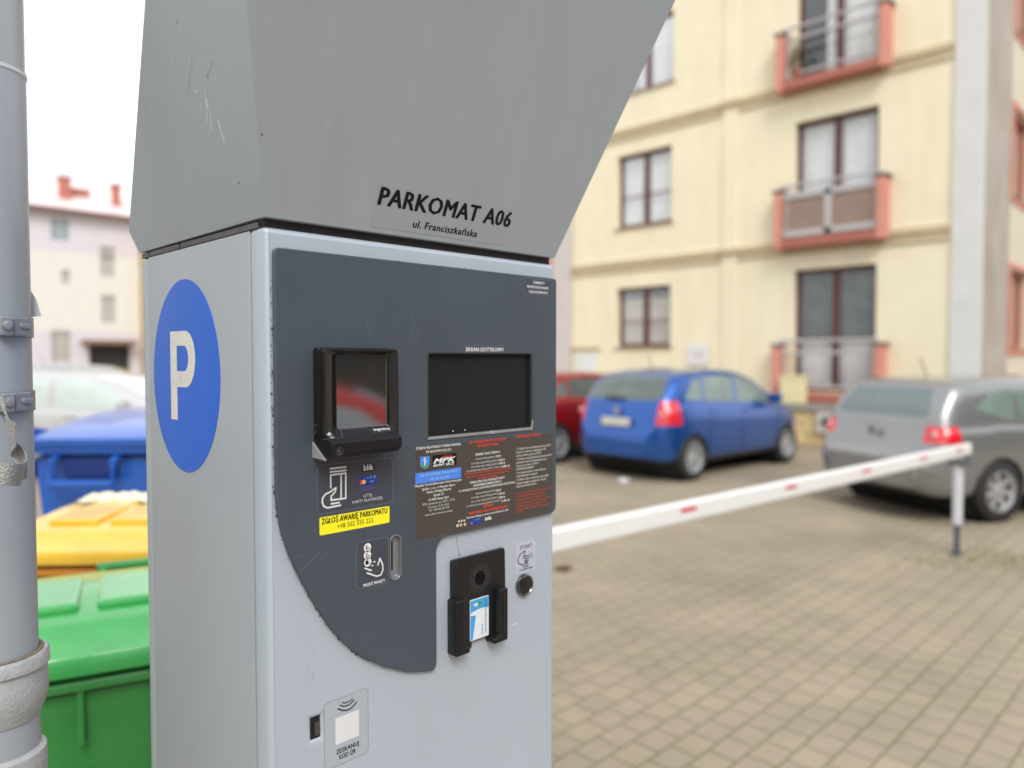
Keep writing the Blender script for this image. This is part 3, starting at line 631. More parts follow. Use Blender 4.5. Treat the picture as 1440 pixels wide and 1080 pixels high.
# start sticker
M_ls = mat('light_sticker', lin(184, 188, 204), .35, var=.03)
so, *_ = sticker('start_sticker', [(725.5, 764), (752.7, 759), (752.7, 802.5), (725.5, 807.5)], M_ls, .003, h=0)
bm = NB(); hs_ = .0006
def spx(*p): return [f(*hpx(x, y), hs_) for x, y in p]
wpx(bm, PF, 'START', hpx(676, 168), hpx(762, 150), 5.2, hs_, bold=-.002)
stroke(bm, PF, spx((700, 232), (712, 178), (680, 200), (660, 235), (664, 268), (690, 280), (732, 266)), .0014, hs_)
for a, b in (((702, 218), (740, 210)), ((708, 233), (738, 228)), ((708, 248), (736, 244)), ((708, 260), (732, 256))): stroke(bm, PF, spx(a, b), .0014, hs_+.0001)
u, v = spx((756, 210))[0]
stroke(bm, PF, [(u+.0022*math.cos(2*PI*k/14), v+.0022*math.sin(2*PI*k/14)) for k in range(14)], .0005, hs_, closed=True, cap=False)
for k in range(8):
    a = 2*PI*k/8; stroke(bm, PF, [(u+.0034*math.cos(a), v+.0034*math.sin(a)), (u+.005*math.cos(a), v+.005*math.sin(a))], .0005, hs_, cap=False)
wpx(bm, PF, 'WYBIERZ', hpx(693, 300), hpx(738, 291), 2.4, hs_, bold=.02); wpx(bm, PF, 'CZAS PARKOWANIA', hpx(672, 325), hpx(768, 302), 2.6, hs_, bold=.02)
obj('hand_and_lettering', bm, M_black, so)
bu, bv = f(*hpx(718, 428), .006)
bm = NB(); lathe(bm, [(.0165, 0), (.0168, -.0045), (.0160, -.0064), (.0148, -.0070), (.0135, -.0052), (.0001, -.0046)], PF.P(bu, bv, 0), 'Y', 48, False)
stb = obj('start_button', bm, mat('button_rim', (.17, .17, .17), .16, 1), pm, smooth=True)
bm = NB(); lathe(bm, [(.0001, -.0056), (.0110, -.0056), (.0125, -.0050)], PF.P(bu, bv, 0), 'Y', 40, False); obj('button_cap', bm, mat('button_cap_mat', (.012, .012, .010), .35), stb, smooth=True)
bm = NB(); stroke(bm, PF, [PF.at(641.5, 755), PF.at(643, 766), PF.at(645.5, 780)], .0006, .0003, cap=False); stroke(bm, PF, [PF.at(645.5, 778), PF.at(647, 782)], .0008, .0003, cap=False)
for x, y in ((723, 859), (701, 757), (700, 759)): u, v = PF.at(x, y); disc(bm, PF, u, v, .0007, .0003, 8)
obj('paint_crack', bm, mat('crack_dark', (.09, .08, .07), .8), door)
bm = NB(); stroke(bm, PF, [PF.at(721, 879), PF.at(726, 876)], .0018, .0003, cap=False); stroke(bm, PF, [PF.at(765, 785), PF.at(768, 800)], .0005, .0003, cap=False)
marks(PF, 30, (.42, .87), (1.22, 1.42), (.001, .003), (.0003, .0006), (1.5, .8), .0003, bm)
obj('door_scratches', bm, mat('scratch_light', (.74, .74, .74), .6), door)
# scan sticker
so, su0_, sv0_, su1_, sv1_ = sticker('scan_sticker', [(456, 989), (517.5, 967), (517.5, 1059), (456, 1083)], mat('scan_sticker_mat', lin(166, 174, 184), .3, var=.03), .005, h=0, border=mat('scan_edge', lin(130, 136, 144), .5))
bm = NB()
for w_, a, m_, b in ((.0016, (475, 996.5), (489, 998), (501, 987)), (.0014, (478, 991.5), (488, 992), (497.5, 984)), (.0012, (481, 988), (488.5, 987.2), (495.5, 982.3))):
    A, M_, B = (Vector(PF.at(*p)) for p in (a, m_, b)); c_ = M_*2-(A+B)/2
    stroke(bm, PF, [A*(1-t)**2+c_*2*t*(1-t)+B*t*t for t in [k/8 for k in range(9)]], w_, .0006)
wpx(bm, PF, 'ZESKANUJ', (473, 1060.5), (504.5, 1048.5), 6.4, .0006, bold=.03); wpx(bm, PF, 'KOD QR', (477.5, 1067.5), (500, 1059), 6.4, .0006, bold=.03)
obj('lettering', bm, M_black, so)
bm = NB(); a = PF.at(471, 1009.5); b = PF.at(504.7, 1035); c = PF.at(504.7, 998); d = PF.at(471, 1047); poly(bm, PF, [(a[0], (d[1]+b[1])/2), (b[0], (d[1]+b[1])/2), (b[0], (a[1]+c[1])/2), (a[0], (a[1]+c[1])/2)], .0006)
obj('white_field', bm, mat('white_field', (.66, .68, .7), .5), so)
# ---- card terminal
def tpx(x, y, h, s=5.687): return f(430+x/s, 470+y/s, h)
HT = PT+.024
T0 = tpx(145, 112, HT); T1 = tpx(741, 112, HT); tb = tpx(145, 862, HT)[1]
tu0, tu1, tv1, tv0 = T0[0], T1[0], T0[1], tb
bm = NB(); plate(bm, PF, [rrect(tu0-.0005, tv0-.016, tu1-.004, tv1+.0012, .004)], PT, PT+.012, .0012)
term = obj('card_terminal', bm, M_blk, pm, smooth=True)
g0 = tpx(247, 168, PT+.014); g1 = tpx(643, 740, PT+.014); gu0, gu1, gv1, gv0 = g0[0], g1[0], g0[1], g1[1]
gv0 = (gv0+tpx(247, 742, PT+.014)[1])/2
# sloping bezel ring: outer rounded edge at HT, inner edge at the glass
bm = NB()
def ringloop(u0, v0, u1, v1, r, h): return [PF.P(a, b, h) for a, b in rrect(u0, v0, u1, v1, r, 5)]
loops = [ringloop(tu0, tv0-.004, tu1, tv1, .006, PT+.010), ringloop(tu0, tv0-.004, tu1, tv1, .006, HT-.001), ringloop(tu0+.001, tv0-.003, tu1-.001, tv1-.001, .005, HT), ringloop(tu0+.0022, tv0+.002, tu1-.0022, tv1-.0022, .004, HT-.0004),
         ringloop(gu0-.002, gv0-.001, gu1+.0015, gv1+.003, .003, PT+.0155), ringloop(gu0, gv0, gu1, gv1, .0022, PT+.0135)]
vs = [[bm.verts.new(p) for p in l_] for l_ in loops]
for a, b in zip(vs, vs[1:]):
    for k in range(len(a)): bm.faces.new((a[k], a[(k+1) % len(a)], b[(k+1) % len(a)], b[k]))
obj('bezel', bm, mat('gloss_black', (.010, .010, .011), .10), term, smooth=True, angle=50)
bm = NB(); plate(bm, PF, [rrect(gu0-.0005, gv0-.0005, gu1+.0005, gv1+.0005, .002)], PT+.0125, PT+.0138)
m = mat('terminal_glass', (.018, .018, .018), .03, 0, var=.02, coat=1); m.node_tree.nodes['Principled BSDF'].inputs['Specular IOR Level'].default_value = 1.0
m.node_tree.nodes['Principled BSDF'].inputs['Coat IOR'].default_value = 2.5
gl = obj('glass', bm, m, term)
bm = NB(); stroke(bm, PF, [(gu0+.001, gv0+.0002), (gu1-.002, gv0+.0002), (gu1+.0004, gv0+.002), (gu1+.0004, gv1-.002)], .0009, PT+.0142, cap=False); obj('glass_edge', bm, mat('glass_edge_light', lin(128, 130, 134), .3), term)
# lower block leaning out, with a sloping shelf
HB2 = PT+.038
l0 = tpx(160, 862, HB2); l1 = tpx(768, 835, HB2); lb = tpx(190, 998, HB2)[1]; lu0, lu1, lt_ = l0[0], l1[0], (l0[1]+l1[1])/2
bm = NB()
xs = (tu0-.0005, lu1)
prof2 = [(PT+.006, lt_+.014), (PT+.017, lt_+.013), (HB2-.002, lt_+.0012), (HB2, lt_-.001), (HB2, lb+.006), (HB2-.008, lb), (PT+.006, lb-.001)]
hexa(bm, [PF.P(xs[0], v, h) for h, v in prof2], [PF.P(xs[1], v, h) for h, v in prof2])
es = [e for e in bm.edges if e.calc_face_angle(0) > .3]; bmesh.ops.bevel(bm, geom=es, offset=.002, segments=3, affect='EDGES')
blk = obj('lower_block', bm, mat('soft_black', lin(24, 25, 29), .42, spec=.35, var=.1, scale=60, bump=.06, bscale=2000), term, smooth=True)
bu_, bv_ = tpx(270, 938, HB2)
bm = NB(); lathe(bm, [(.0046, 0), (.0046, -.0008), (.0038, -.0010), (.0034, -.0002), (.0022, -.0002), (.0016, -.0007), (.0001, -.0007)], PF.P(bu_, bv_, HB2-.0002), 'Y', 26, False); obj('camera_button', bm, mat('btn_black', lin(58, 60, 64), .3), term, smooth=True)
# shelf marks lie on the sloping shelf
sa = PF.P(lu0, lt_+.0012, HB2-.002); sbv = PF.P(lu0, lt_+.013, PT+.017); sv_ = (sbv-sa).normalized(); sn = Vector((1, 0, 0)).cross(sv_)
if sn.y > 0: sn = -sn
PSH = Plane(sa, (1, 0, 0), sv_, sn); sl_ = (sbv-sa).length; sw_ = lu1-lu0
bm = NB(); stroke(bm, PSH, [(.0, sl_*.25), (sw_*.25, sl_*.28), (sw_*.3, sl_*.95), (sw_*.62, sl_*.95), (sw_*.68, sl_*.5), (sw_*.96, sl_*.5)], .0004, .0004, cap=False)
obj('shelf_outline', bm, mat('shelf_line', lin(112, 114, 118), .4), term)
bm = NB(); write(bm, PSH, 'ingenico', sw_*.71, sw_*.93, sl_*.62, sl_*.22, .0004, bold=.03); write(bm, PSH, 'QR', sw_*.09, sw_*.15, sl_*.55, sl_*.34, .0004, bold=.03); write(bm, PSH, 'code', sw_*.10, sw_*.15, sl_*.30, sl_*.15, .0004, bold=0)
obj('lettering', bm, M_white, term)
bm = NB(); x_ = tu0-.0022
hexa(bm, [Vector((x_, FY-PT, lb-.002)), Vector((x_, FY-PT, lb+.016)), Vector((x_, FY-PT-.028, lb-.003))], [Vector((x_+.002, FY-PT, lb-.002)), Vector((x_+.002, FY-PT, lb+.016)), Vector((x_+.002, FY-PT-.028, lb-.003))])
obj('side_bracket', bm, mat('bracket_grey', lin(150, 152, 156), .45), term)
bm = NB()
for z_ in (.028, .036): lathe(bm, [(.0026, -.0012), (.0022, .0), (.001, .0004)], (x_+.0018, FY-PT-.006, lb+z_), 'X', 12)
obj('side_screws', bm, mat('rusty_screw', lin(92, 70, 58), .6, .5, var=.4, scale=300), term, smooth=True)
ORG = Vector((0, 0, 0))

# ================================================================ DOWNPIPE AT THE LEFT
M_pipe = mat('pipe_paint', lin(154, 161, 169), .4, .1, var=.06, scale=14, bump=.12, bscale=160, stretch=(1, 1, .2), rvar=.08)
pc = ground(-.7035, 1.0); pr = .05
dp = thing('downpipe', 'grey painted cast-iron downpipe with socket joint at the left edge', 'downpipe', pc)
bm = NB(); lathe(bm, [(pr, 0), (pr, 1.165), (pr*.985, 1.168), (pr*.985, 2.06), (pr*.98, 2.062)], n=72); obj('pipe', bm, M_pipe, dp, smooth=True)
bm = NB(); lathe(bm, [(pr*.965, 2.058), (pr*.965, 4.2)], n=72); obj('upper_pipe', bm, mat('upper_pipe_paint', lin(160, 166, 172), .35, .2, var=.05, scale=12, stretch=(1, 1, .15)), dp, smooth=True)
bm = NB(); lathe(bm, [(pr*.97, 2.0635), (pr*1.012, 2.0625), (pr*1.012, 2.058), (pr*.975, 2.056)], n=72, cap=False); obj('joint_ring', bm, mat('joint_light', lin(196, 200, 204), .35), dp, smooth=True)
bm = NB(); M_sock = mat('socket_paint', lin(168, 170, 172), .5, var=.12, scale=60, bump=.5, bscale=220)
lathe(bm, [(.049, 1.278), (.0595, 1.278), (.0625, 1.274), (.0628, 1.260), (.0592, 1.256), (.0596, 1.246), (.0606, 1.236), (.0604, 1.222), (.0575, 1.207), (.0535, 1.197), (.0508, 1.189)], n=72, cap=False); obj('socket', bm, M_sock, dp, smooth=True)
bm = NB(); lathe(bm, [(.049, 1.276), (.0502, 1.2795), (.053, 1.2805), (.056, 1.279)], n=72, cap=False); obj('rust_ring', bm, mat('rust_dirt', lin(124, 108, 90), .9, var=.4, scale=120), dp, smooth=True)
bm = NB(); lathe(bm, [(.05, 1.146), (.0562, 1.141), (.0572, 1.131), (.0572, 1.10), (.053, 1.08)], n=72, cap=False); obj('lower_socket', bm, M_sock, dp, smooth=True)
# clamps
def pang(px, r=pr):        # angle round the pipe whose surface point shows at picture column px
    best = None
    for k in range(0, 361):
        a = math.radians(k); p = Vector(pc)+Vector((math.cos(a)*r, math.sin(a)*r, 0))
        to = (CP-p); to.z = 0
        if to.dot(Vector((math.cos(a), math.sin(a), 0))) < 0: continue
        x = 720+FPX*p.dot(RV)/p.dot(F0)
        if best is None or abs(x-px) < best[0]: best = (abs(x-px), a)
    return best[1]
M_clamp = mat('clamp_steel', lin(150, 155, 162), .38, .35, var=.1, scale=60, bump=.2, bscale=300)
for zc in (1.7215, 1.622):
    bm = NB(); lathe(bm, [(.0502, -.013), (.0518, -.0135), (.0518, .0135), (.0502, .013)], (0, 0, zc), n=72, cap=False)
    cl = raw('clamp', bm, M_clamp, dp)
    for p_ in cl.data.polygons: p_.use_smooth = True
    cl.data.set_sharp_from_angle(angle=.7)
    for pxx, wd, hh, name in ((27, .012, .0125, 'clamp_plate'), (6, .008, .0125, 'clamp_lug')):
        a = pang(pxx); bm = NB(); box(bm, (.050, -wd, zc-hh), (.0565 if name == 'clamp_plate' else .062, wd, zc+hh), .002, rot=Matrix.Rotation(a, 3, 'Z'), piv=(0, 0, 0)); o_ = raw(name, bm, M_clamp, cl)
        bm = NB(); lathe(bm, [(.004, .055), (.004, .0585), (.002, .0595)] if name == 'clamp_plate' else [(.006, .06), (.006, .066), (.003, .067)], (0, 0, 0), 'X', 14); bmesh.ops.translate(bm, verts=bm.verts, vec=(0, 0, zc+.001)); bmesh.ops.rotate(bm, verts=bm.verts, cent=(0, 0, 0), matrix=Matrix.Rotation(a, 3, 'Z')); raw('bolt', bm, M_clamp, cl)
        if name == 'clamp_plate':
            bm = NB(); box(bm, (.0555, -.002, zc-.003), (.059, .013, zc+.004), .0012, rot=Matrix.Rotation(a, 3, 'Z'), piv=(0, 0, 0)); raw('bolt_shank', bm, M_clamp, cl)
# loose end of steel strap
key = [(0, 556, .935), (6, 566, .93), (11, 588, .925), (22, 597, .90), (15, 611, .925), (30, 628, .925), (36.5, 640, .91), (35, 650, .89), (22, 652.5, .87), (0, 651.5, .86), (-25, 650, .865)]
wdv = [(.008, .3), (.012, .3), (.02, .5), (.024, .9), (.026, .9), (.028, .8), (.028, .9), (.027, 1), (.025, 1), (.025, 1), (.025, 1)]
bm = NB(); pts = [atdepth(x, y, z) for x, y, z in key]
fine = []
for i in range(len(pts)-1):
    p0_, p1_, p2_, p3_ = pts[max(i-1, 0)], pts[i], pts[i+1], pts[min(i+2, len(pts)-1)]
    for k in range(8):
        t = k/8; fine.append((((p1_*2)+(p2_-p0_)*t+(p0_*2-p1_*5+p2_*4-p3_)*t*t+(p1_*3-p0_-p2_*3+p3_)*t**3)/2, wdv[i][0]*(1-t)+wdv[i+1][0]*t))
prev = None; n_ = len(fine)
for i, (p, wv_) in enumerate(fine):
    d = (fine[min(i+1, n_-1)][0]-fine[max(i-1, 0)][0]).normalized(); nrm = d.cross(Z0).normalized()*.0007
    down = (Vector((0, 0, -1))*wv_-F0*.004+RV*(-.004 if i > n_*.6 else .003))
    ring = [bm.verts.new(v) for v in (p+nrm, p-nrm, p-nrm+down, p+nrm+down)]
    if prev:
        for k in range(4): bm.faces.new((prev[k], prev[(k+1) % 4], ring[(k+1) % 4], ring[k]))
    else: bm.faces.new(ring)
    prev = ring
bm.faces.new(prev)
obj('loose_strap', bm, mat('strap_metal', lin(165, 166, 164), .4, .45, var=.15, scale=120, bump=1.0, bscale=380), dp, pc, smooth=True)
# scrap of white paper stuck behind the pipe
bm = NB(); sc_ = [atdepth(x, y, 1.04) for x, y in ((30, 398), (40, 404), (50, 420), (58, 444), (44, 446), (30, 448))]
hexa(bm, sc_, [p+F0*.001 for p in sc_]); bmesh.ops.subdivide_edges(bm, edges=bm.edges, cuts=1)
tag(obj('paper_scrap', bm, mat('white_paper', (.8, .8, .82), .7)), 'torn white paper scrap sticking out from behind the grey downpipe', 'paper')

# ================================================================ BINS
def bin240(name, label, col, loc, rz, hgt=1.0, wdt=.58, dep=.70, lidcol=None):
    """origin at the foot of the front edge; local x across, local y away from the viewer"""
    r = thing(name, label, 'wheeled bin', loc, rz, 'refuse bins standing behind the parking machine')
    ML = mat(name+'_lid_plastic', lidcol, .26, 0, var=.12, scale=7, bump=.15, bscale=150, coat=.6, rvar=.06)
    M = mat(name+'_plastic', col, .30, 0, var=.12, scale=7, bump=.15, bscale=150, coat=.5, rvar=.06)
    bm = NB(); w2 = wdt/2
    lo = [(-w2*.86, .07, .06), (w2*.86, .07, .06), (w2*.82, dep-.12, .06), (-w2*.82, dep-.12, .06)]
    hi = [(-w2*.97, .012, hgt-.06), (w2*.97, .012, hgt-.06), (w2*.97, dep-.04, hgt-.06), (-w2*.97, dep-.04, hgt-.06)]
    hexa(bm, lo, hi); bmesh.ops.bevel(bm, geom=list(bm.edges), offset=.025, segments=3, affect='EDGES')
    body = raw('bin_body', bm, M, r); [setattr(p, 'use_smooth', True) for p in body.data.polygons]; body.data.set_sharp_from_angle(angle=.6)
    bm = NB(); box(bm, (-w2, -.012, hgt-.075), (w2, dep-.02, hgt-.048), .008); box(bm, (-w2*.985, -.002, hgt-.05), (w2*.985, dep-.03, hgt-.01), .008); raw('rim', bm, M, r)
    for x in (-w2*.62, -w2*.02, w2*.62): bm = NB(); box(bm, (x-.007, -.004, hgt-.20), (x+.007, .03, hgt-.07), .003); raw('rib', bm, M, body)
    # lid: front lip, slope, raised pad, hinge handle
    bm = NB(); h = hgt
    sec = [(-.03, h-.03), (-.034, h-.002), (-.026, h+.012), (.05, h+.03), (.075, h+.048), (.10, h+.055), (dep*.55, h+.07), (dep-.10, h+.066), (dep-.06, h+.05), (dep-.02, h+.03), (dep-.01, h-.01), (dep-.03, h-.02)]
    wsx = [1.03, 1.035, 1.02, 1.0, .94, .92, .91, .91, .95, 1.0, 1.02, 1.0]
    va = [bm.verts.new((-w2*s, y, z)) for (y, z), s in zip(sec, wsx)]; vb = [bm.verts.new((w2*s, y, z)) for (y, z), s in zip(sec, wsx)]
    for k in range(len(sec)-1): bm.faces.new((va[k], vb[k], vb[k+1], va[k+1]))
    for vv, sgn in ((va, -1), (vb, 1)):
        base = [bm.verts.new((sgn*w2*1.03, y, min(z, h-.02))) for y, z in sec]
        for k in range(len(sec)-1): bm.faces.new((vv[k], vv[k+1], base[k+1], base[k]))
    bmesh.ops.bevel(bm, geom=[e for e in bm.edges if len(e.link_faces) == 2 and e.calc_face_angle(0) > .4], offset=.006, segments=2, affect='EDGES')
    lid = raw('lid', bm, ML, r); [setattr(p, 'use_smooth', True) for p in lid.data.polygons]; lid.data.set_sharp_from_angle(angle=.7)
    bm = NB(); box(bm, (-w2*.62, .15, h+.050), (-w2*.05, dep-.18, h+.078), .012, 3); raw('raised_pad', bm, ML, lid); bm = NB(); box(bm, (w2*.08, .15, h+.050), (w2*.66, dep-.18, h+.078), .012, 3)
    raw('raised_pad', bm, ML, lid)
    bm = NB(); tube(bm, [(w2*.02, dep+.03, h+.045), (w2*.75, dep+.03, h+.045)], .014, 12)
    for x in (w2*.07, w2*.70): tube(bm, [(x, dep-.05, h-.02), (x, dep+.03, h+.045)], .012, 8)
    raw('handle', bm, M, r)
    for s in (-1, 1):
        bm = NB(); lathe(bm, [(.04, -.025), (.095, -.02), (.1, 0), (.095, .02), (.04, .025)], (s*w2*.9, dep-.08, .1), 'X', 28)
        wh = raw('wheel', bm, M_rub, r); bm = NB(); lathe(bm, [(.02, -.03), (.05, -.028), (.05, .028), (.02, .03)], (s*w2*.9, dep-.08, .1), 'X', 20); raw('hub', bm, M_blk, wh)
    return r, lid
WA = lambda phi: math.radians(45-phi)     # picture heading (degrees right of the view) to world angle
g = ground(-.955, 1.63)
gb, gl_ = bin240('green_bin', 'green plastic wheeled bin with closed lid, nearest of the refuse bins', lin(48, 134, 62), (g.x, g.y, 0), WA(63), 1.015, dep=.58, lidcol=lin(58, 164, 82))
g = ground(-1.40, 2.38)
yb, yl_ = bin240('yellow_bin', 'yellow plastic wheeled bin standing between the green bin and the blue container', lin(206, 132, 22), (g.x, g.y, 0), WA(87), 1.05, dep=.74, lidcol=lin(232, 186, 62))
pk = thing('pale_lid_sheet', 'pale uneven packaging lying on top of the yellow bin lid', 'sheet', (g.x, g.y, 1.05), WA(87))  # pale uneven sheet over the back half of the lid
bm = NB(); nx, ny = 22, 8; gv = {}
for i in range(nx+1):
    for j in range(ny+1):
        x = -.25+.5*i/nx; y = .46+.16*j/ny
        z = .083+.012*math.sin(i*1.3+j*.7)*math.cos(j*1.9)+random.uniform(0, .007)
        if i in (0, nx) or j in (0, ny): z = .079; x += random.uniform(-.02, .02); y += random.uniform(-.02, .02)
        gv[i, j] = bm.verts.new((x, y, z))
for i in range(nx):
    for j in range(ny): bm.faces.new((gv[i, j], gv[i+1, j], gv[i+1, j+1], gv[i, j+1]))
raw('thin_sheet', bm, mat('pale_sheet', lin(232, 226, 196), .6, var=.12, scale=14), pk)

# blue four-wheel container
g = ground(-1.90, 3.9)
bc = thing('blue_container', 'blue plastic waste container with sloping lid and front grab handle', 'waste container', (g.x, g.y, 0), WA(88), 'refuse bins standing behind the parking machine')
M_bl = mat('container_blue', lin(36, 96, 190), .28, var=.1, scale=5, coat=.5, bump=.1, bscale=100)
bm = NB(); hexa(bm, [(-.58, .10, .18), (.58, .10, .18), (.58, .95, .18), (-.58, .95, .18)], [(-.63, 0, 1.2), (.63, 0, 1.2), (.63, 1.0, 1.2), (-.63, 1.0, 1.2)]); bmesh.ops.bevel(bm, geom=list(bm.edges), offset=.04, segments=3, affect='EDGES'); raw('container_body', bm, M_bl, bc)
bm = NB(); box(bm, (-.66, -.045, 1.18), (.66, 1.03, 1.235), .012, 3); raw('rim', bm, M_bl, bc)
bm = NB(); sec = [(-.06, 1.222), (-.065, 1.26), (-.03, 1.275), (.25, 1.315), (.55, 1.35), (.85, 1.365), (1.0, 1.34), (1.02, 1.24)]
pr0 = [bm.verts.new((-.665, y, 1.24)) for y, z in sec]; pra = [bm.verts.new((-.665, y, z-.03 if 0 < i < 7 else z)) for i, (y, z) in enumerate(sec)]
prb = [bm.verts.new((-.56, y, z)) for y, z in sec]; prc = [bm.verts.new((.56, y, z)) for y, z in sec]; prd = [bm.verts.new((.665, y, z-.03 if 0 < i < 7 else z)) for i, (y, z) in enumerate(sec)]; pre = [bm.verts.new((.665, y, 1.24)) for y, z in sec]
for A, B in ((pr0, pra), (pra, prb), (prb, prc), (prc, prd), (prd, pre)):
    for k in range(len(sec)-1): bm.faces.new((A[k], B[k], B[k+1], A[k+1]))
o = raw('lid', bm, M_bl, bc); [setattr(p, 'use_smooth', True) for p in o.data.polygons]; o.data.set_sharp_from_angle(angle=.8)
bm = NB()
for x0 in (-.475, .165):
    bm = NB(); tubep = [(x0, .0, 1.165), (x0, -.07, 1.15), (x0, -.075, 1.03), (x0+.31, -.075, 1.03), (x0+.31, -.07, 1.15), (x0+.31, .0, 1.165)]
    tube(bm, tubep, .021, 10)
    raw('grab_handle', bm, M_bl, bc)
for x0 in (-.475, .165):
    bm = NB(); box(bm, (x0+.02, -.012, 1.06), (x0+.29, .03, 1.15), .006); raw('handle_recess', bm, mat('container_blue_deep', lin(26, 52, 120), .5), bc)
bm = NB(); hexa(bm, [(-.70, .02, 1.20), (-.70, .02, 1.30), (-.70, .35, 1.24), (-.70, .35, 1.16)], [(-.64, .02, 1.20), (-.64, .02, 1.32), (-.64, .35, 1.26), (-.64, .35, 1.16)]); tube(bm, [(-.69, .1, 1.2), (-.69, .14, .5)], .012); raw('lid_arm', bm, M_bl, bc)
for x in (-.5, .5):
    for y in (.2, .8):
        bm = NB(); lathe(bm, [(.04, -.02), (.09, -.018), (.09, .018), (.04, .02)], (x, y, .09), 'X', 22); raw('castor', bm, M_rub, bc)

# ================================================================ BARRIER
ax0, ax1 = Vector((1.32, 2.275, .88)), Vector((7.455, 1.79, .88)); ad_ = (ax1-ax0).normalized(); an = Vector((ad_.y, -ad_.x, 0))
br = thing('parking_barrier', 'white boom barrier with small red reflectors lowered across the car park entrance', 'barrier', (1.32, 2.275, 0), math.atan2(ad_.y, ad_.x))
Lb = (ax1-ax0).length
bm = NB(); box(bm, (-.19, -.17, 0), (.17, .17, 1.02), .012, 3); box(bm, (-.21, -.19, 1.02), (.19, .19, 1.05), .008); cbx = raw('barrier_cabinet', bm, mat('barrier_cabinet_paint', lin(196, 120, 40), .4), br)
bm = NB(); box(bm, (.10, -.235, .80), (.22, -.17, .96), .01); raw('pivot', bm, M_blk, cbx)
# the boom runs in front of the cabinet
bm = NB(); box(bm, (.02, -.052, .826), (Lb, .0, .934), .018, 4); bmesh.ops.translate(bm, verts=bm.verts, vec=(0, 0, 0)); boom = raw('boom', bm, mat('boom_white', (.78, .78, .78), .35, var=.04, scale=3), br)
for x in (.85, 2.05, 3.08, 4.10, 5.09, 5.85):
    bm = NB(); box(bm, (x-.065, -.0545, .885), (x+.065, -.052, .905), 0); raw('reflector', bm, mat('reflector_red', lin(205, 40, 48), .35), boom)
pb = onplane(1345, 780, (0, 0, 1), 0)
rp = thing('boom_rest_post', 'slim grey post with white sleeve carrying the end of the boom', 'post', pb, math.atan2(ad_.y, ad_.x))
bm = NB(); lathe(bm, [(.024, 0), (.024, .5)], n=24); lathe(bm, [(.05, 0), (.05, .008)], n=24); raw('post', bm, mat('post_grey', lin(92, 100, 116), .4, .4), rp)
bm = NB(); lathe(bm, [(.034, .26), (.038, .28), (.038, .76), (.03, .79)], n=28); raw('sleeve', bm, mat('sleeve_white', lin(206, 210, 216), .5, var=.05), rp)
bm = NB(); box(bm, (-.05, -.075, .775), (.05, .075, .80), .004); box(bm, (-.05, -.078, .80), (.05, -.066, .87), .003); box(bm, (-.05, .066, .80), (.05, .078, .87), .003); raw('fork', bm, MATS['post_grey'], rp)
# small litter
bm = NB(); p = onplane(877, 679, (0, 0, 1), 0)
for v in box(bm, p+Vector((-.06, -.05, 0)), p+Vector((.06, .05, .05)), .012): v.co += Vector((random.gauss(0, .008), random.gauss(0, .008), abs(random.gauss(0, .006))))
tag(obj('crumpled_cup', bm, mat('litter_white', (.75, .75, .76), .6)), 'crumpled white cup lying on the paving behind the blue car', 'litter')
bm = NB(); p = onplane(790, 801, (0, 0, 1), 0)
for k in range(40):
    a = random.uniform(0, 6.28); c = p+Vector((random.gauss(0, .035), random.gauss(0, .035), random.uniform(.004, .02))); s = random.uniform(.015, .03)
    bm.faces.new([bm.verts.new(c+Vector((math.cos(a+t)*s, math.sin(a+t)*s*.6, random.gauss(0, .006)))) for t in (0, 1.5, 3.1, 4.6)])
tag(obj('dead_leaves', bm, mat('dead_leaf', lin(92, 62, 54), .8, var=.3, scale=20)), 'small heap of dark brown dead leaves on the paving beside the machine', 'leaves', kind='stuff')

# ================================================================ CARS
def lerp(pts, x):
    if x <= pts[0][0]: return pts[0][1]
    for (a, b), (c, d) in zip(pts, pts[1:]):
        if x <= c: return b+(d-b)*(x-a)/(c-a)
    return pts[-1][1]
def sm(pts, x, s=.05): return sum(lerp(pts, x+k*s/3) for k in (-3, -2, -1, 0, 1, 2, 3))/7
def paint(name, col, metal=.35, rough=.32): return mat(name, col, rough, metal, var=.03, scale=3, coat=.9)
M_tyre = mat('tyre_rubber', (.02, .02, .021), .7, var=.2, scale=20); M_rim = mat('rim_alloy', lin(196, 198, 200), .35, .6); M_trim = mat('car_trim', (.03, .03, .032), .5)
M_lamp = mat('tail_lamp_red', lin(214, 26, 44), .12, coat=1); M_lampw = mat('tail_lamp_clear', lin(226, 150, 150), .12, coat=1); M_plate = mat('plate_white', lin(208, 206, 196), .5)
def wheel(root, x, y, r, rimr, out, spokes):
    bm = NB(); lathe(bm, [(rimr, -.10), (r*.93, -.10), (r, -.08), (r, .08), (r*.93, .10), (rimr, .10)], (x, y, r), 'Y', 44, False)
    ty = raw('wheel', bm, M_tyre, root); [setattr(p, 'use_smooth', True) for p in ty.data.polygons]; ty.data.set_sharp_from_angle(angle=.9)
    bm = NB(); s = out
    lathe(bm, [(rimr, s*.095), (rimr*.93, s*.10), (rimr*.88, s*.07), (rimr*.88, s*.0)], (x, y, r), 'Y', 40, False)
    lathe(bm, [(.0001, s*.085), (rimr*.2, s*.08), (rimr*.22, s*.05)], (x, y, r), 'Y', 20, False)
    for k in range(spokes):
        a = 2*PI*k/spokes+.2
        v = box(bm, (x+rimr*.1, y+s*.055-.012, r-rimr*.13), (x+rimr*.92, y+s*.055+.02, r+rimr*.13), .006)
        bmesh.ops.rotate(bm, verts=v, cent=(x, y, r), matrix=Matrix.Rotation(a, 3, 'Y'))
    raw('rim', bm, M_rim, ty)
    bm = NB(); lathe(bm, [(.0001, 0), (rimr*.87, 0)], (x, y+s*.01, r), 'Y', 30, False); raw('brake_disc', bm, mat('brake_dark', (.035, .035, .037), .6), ty)
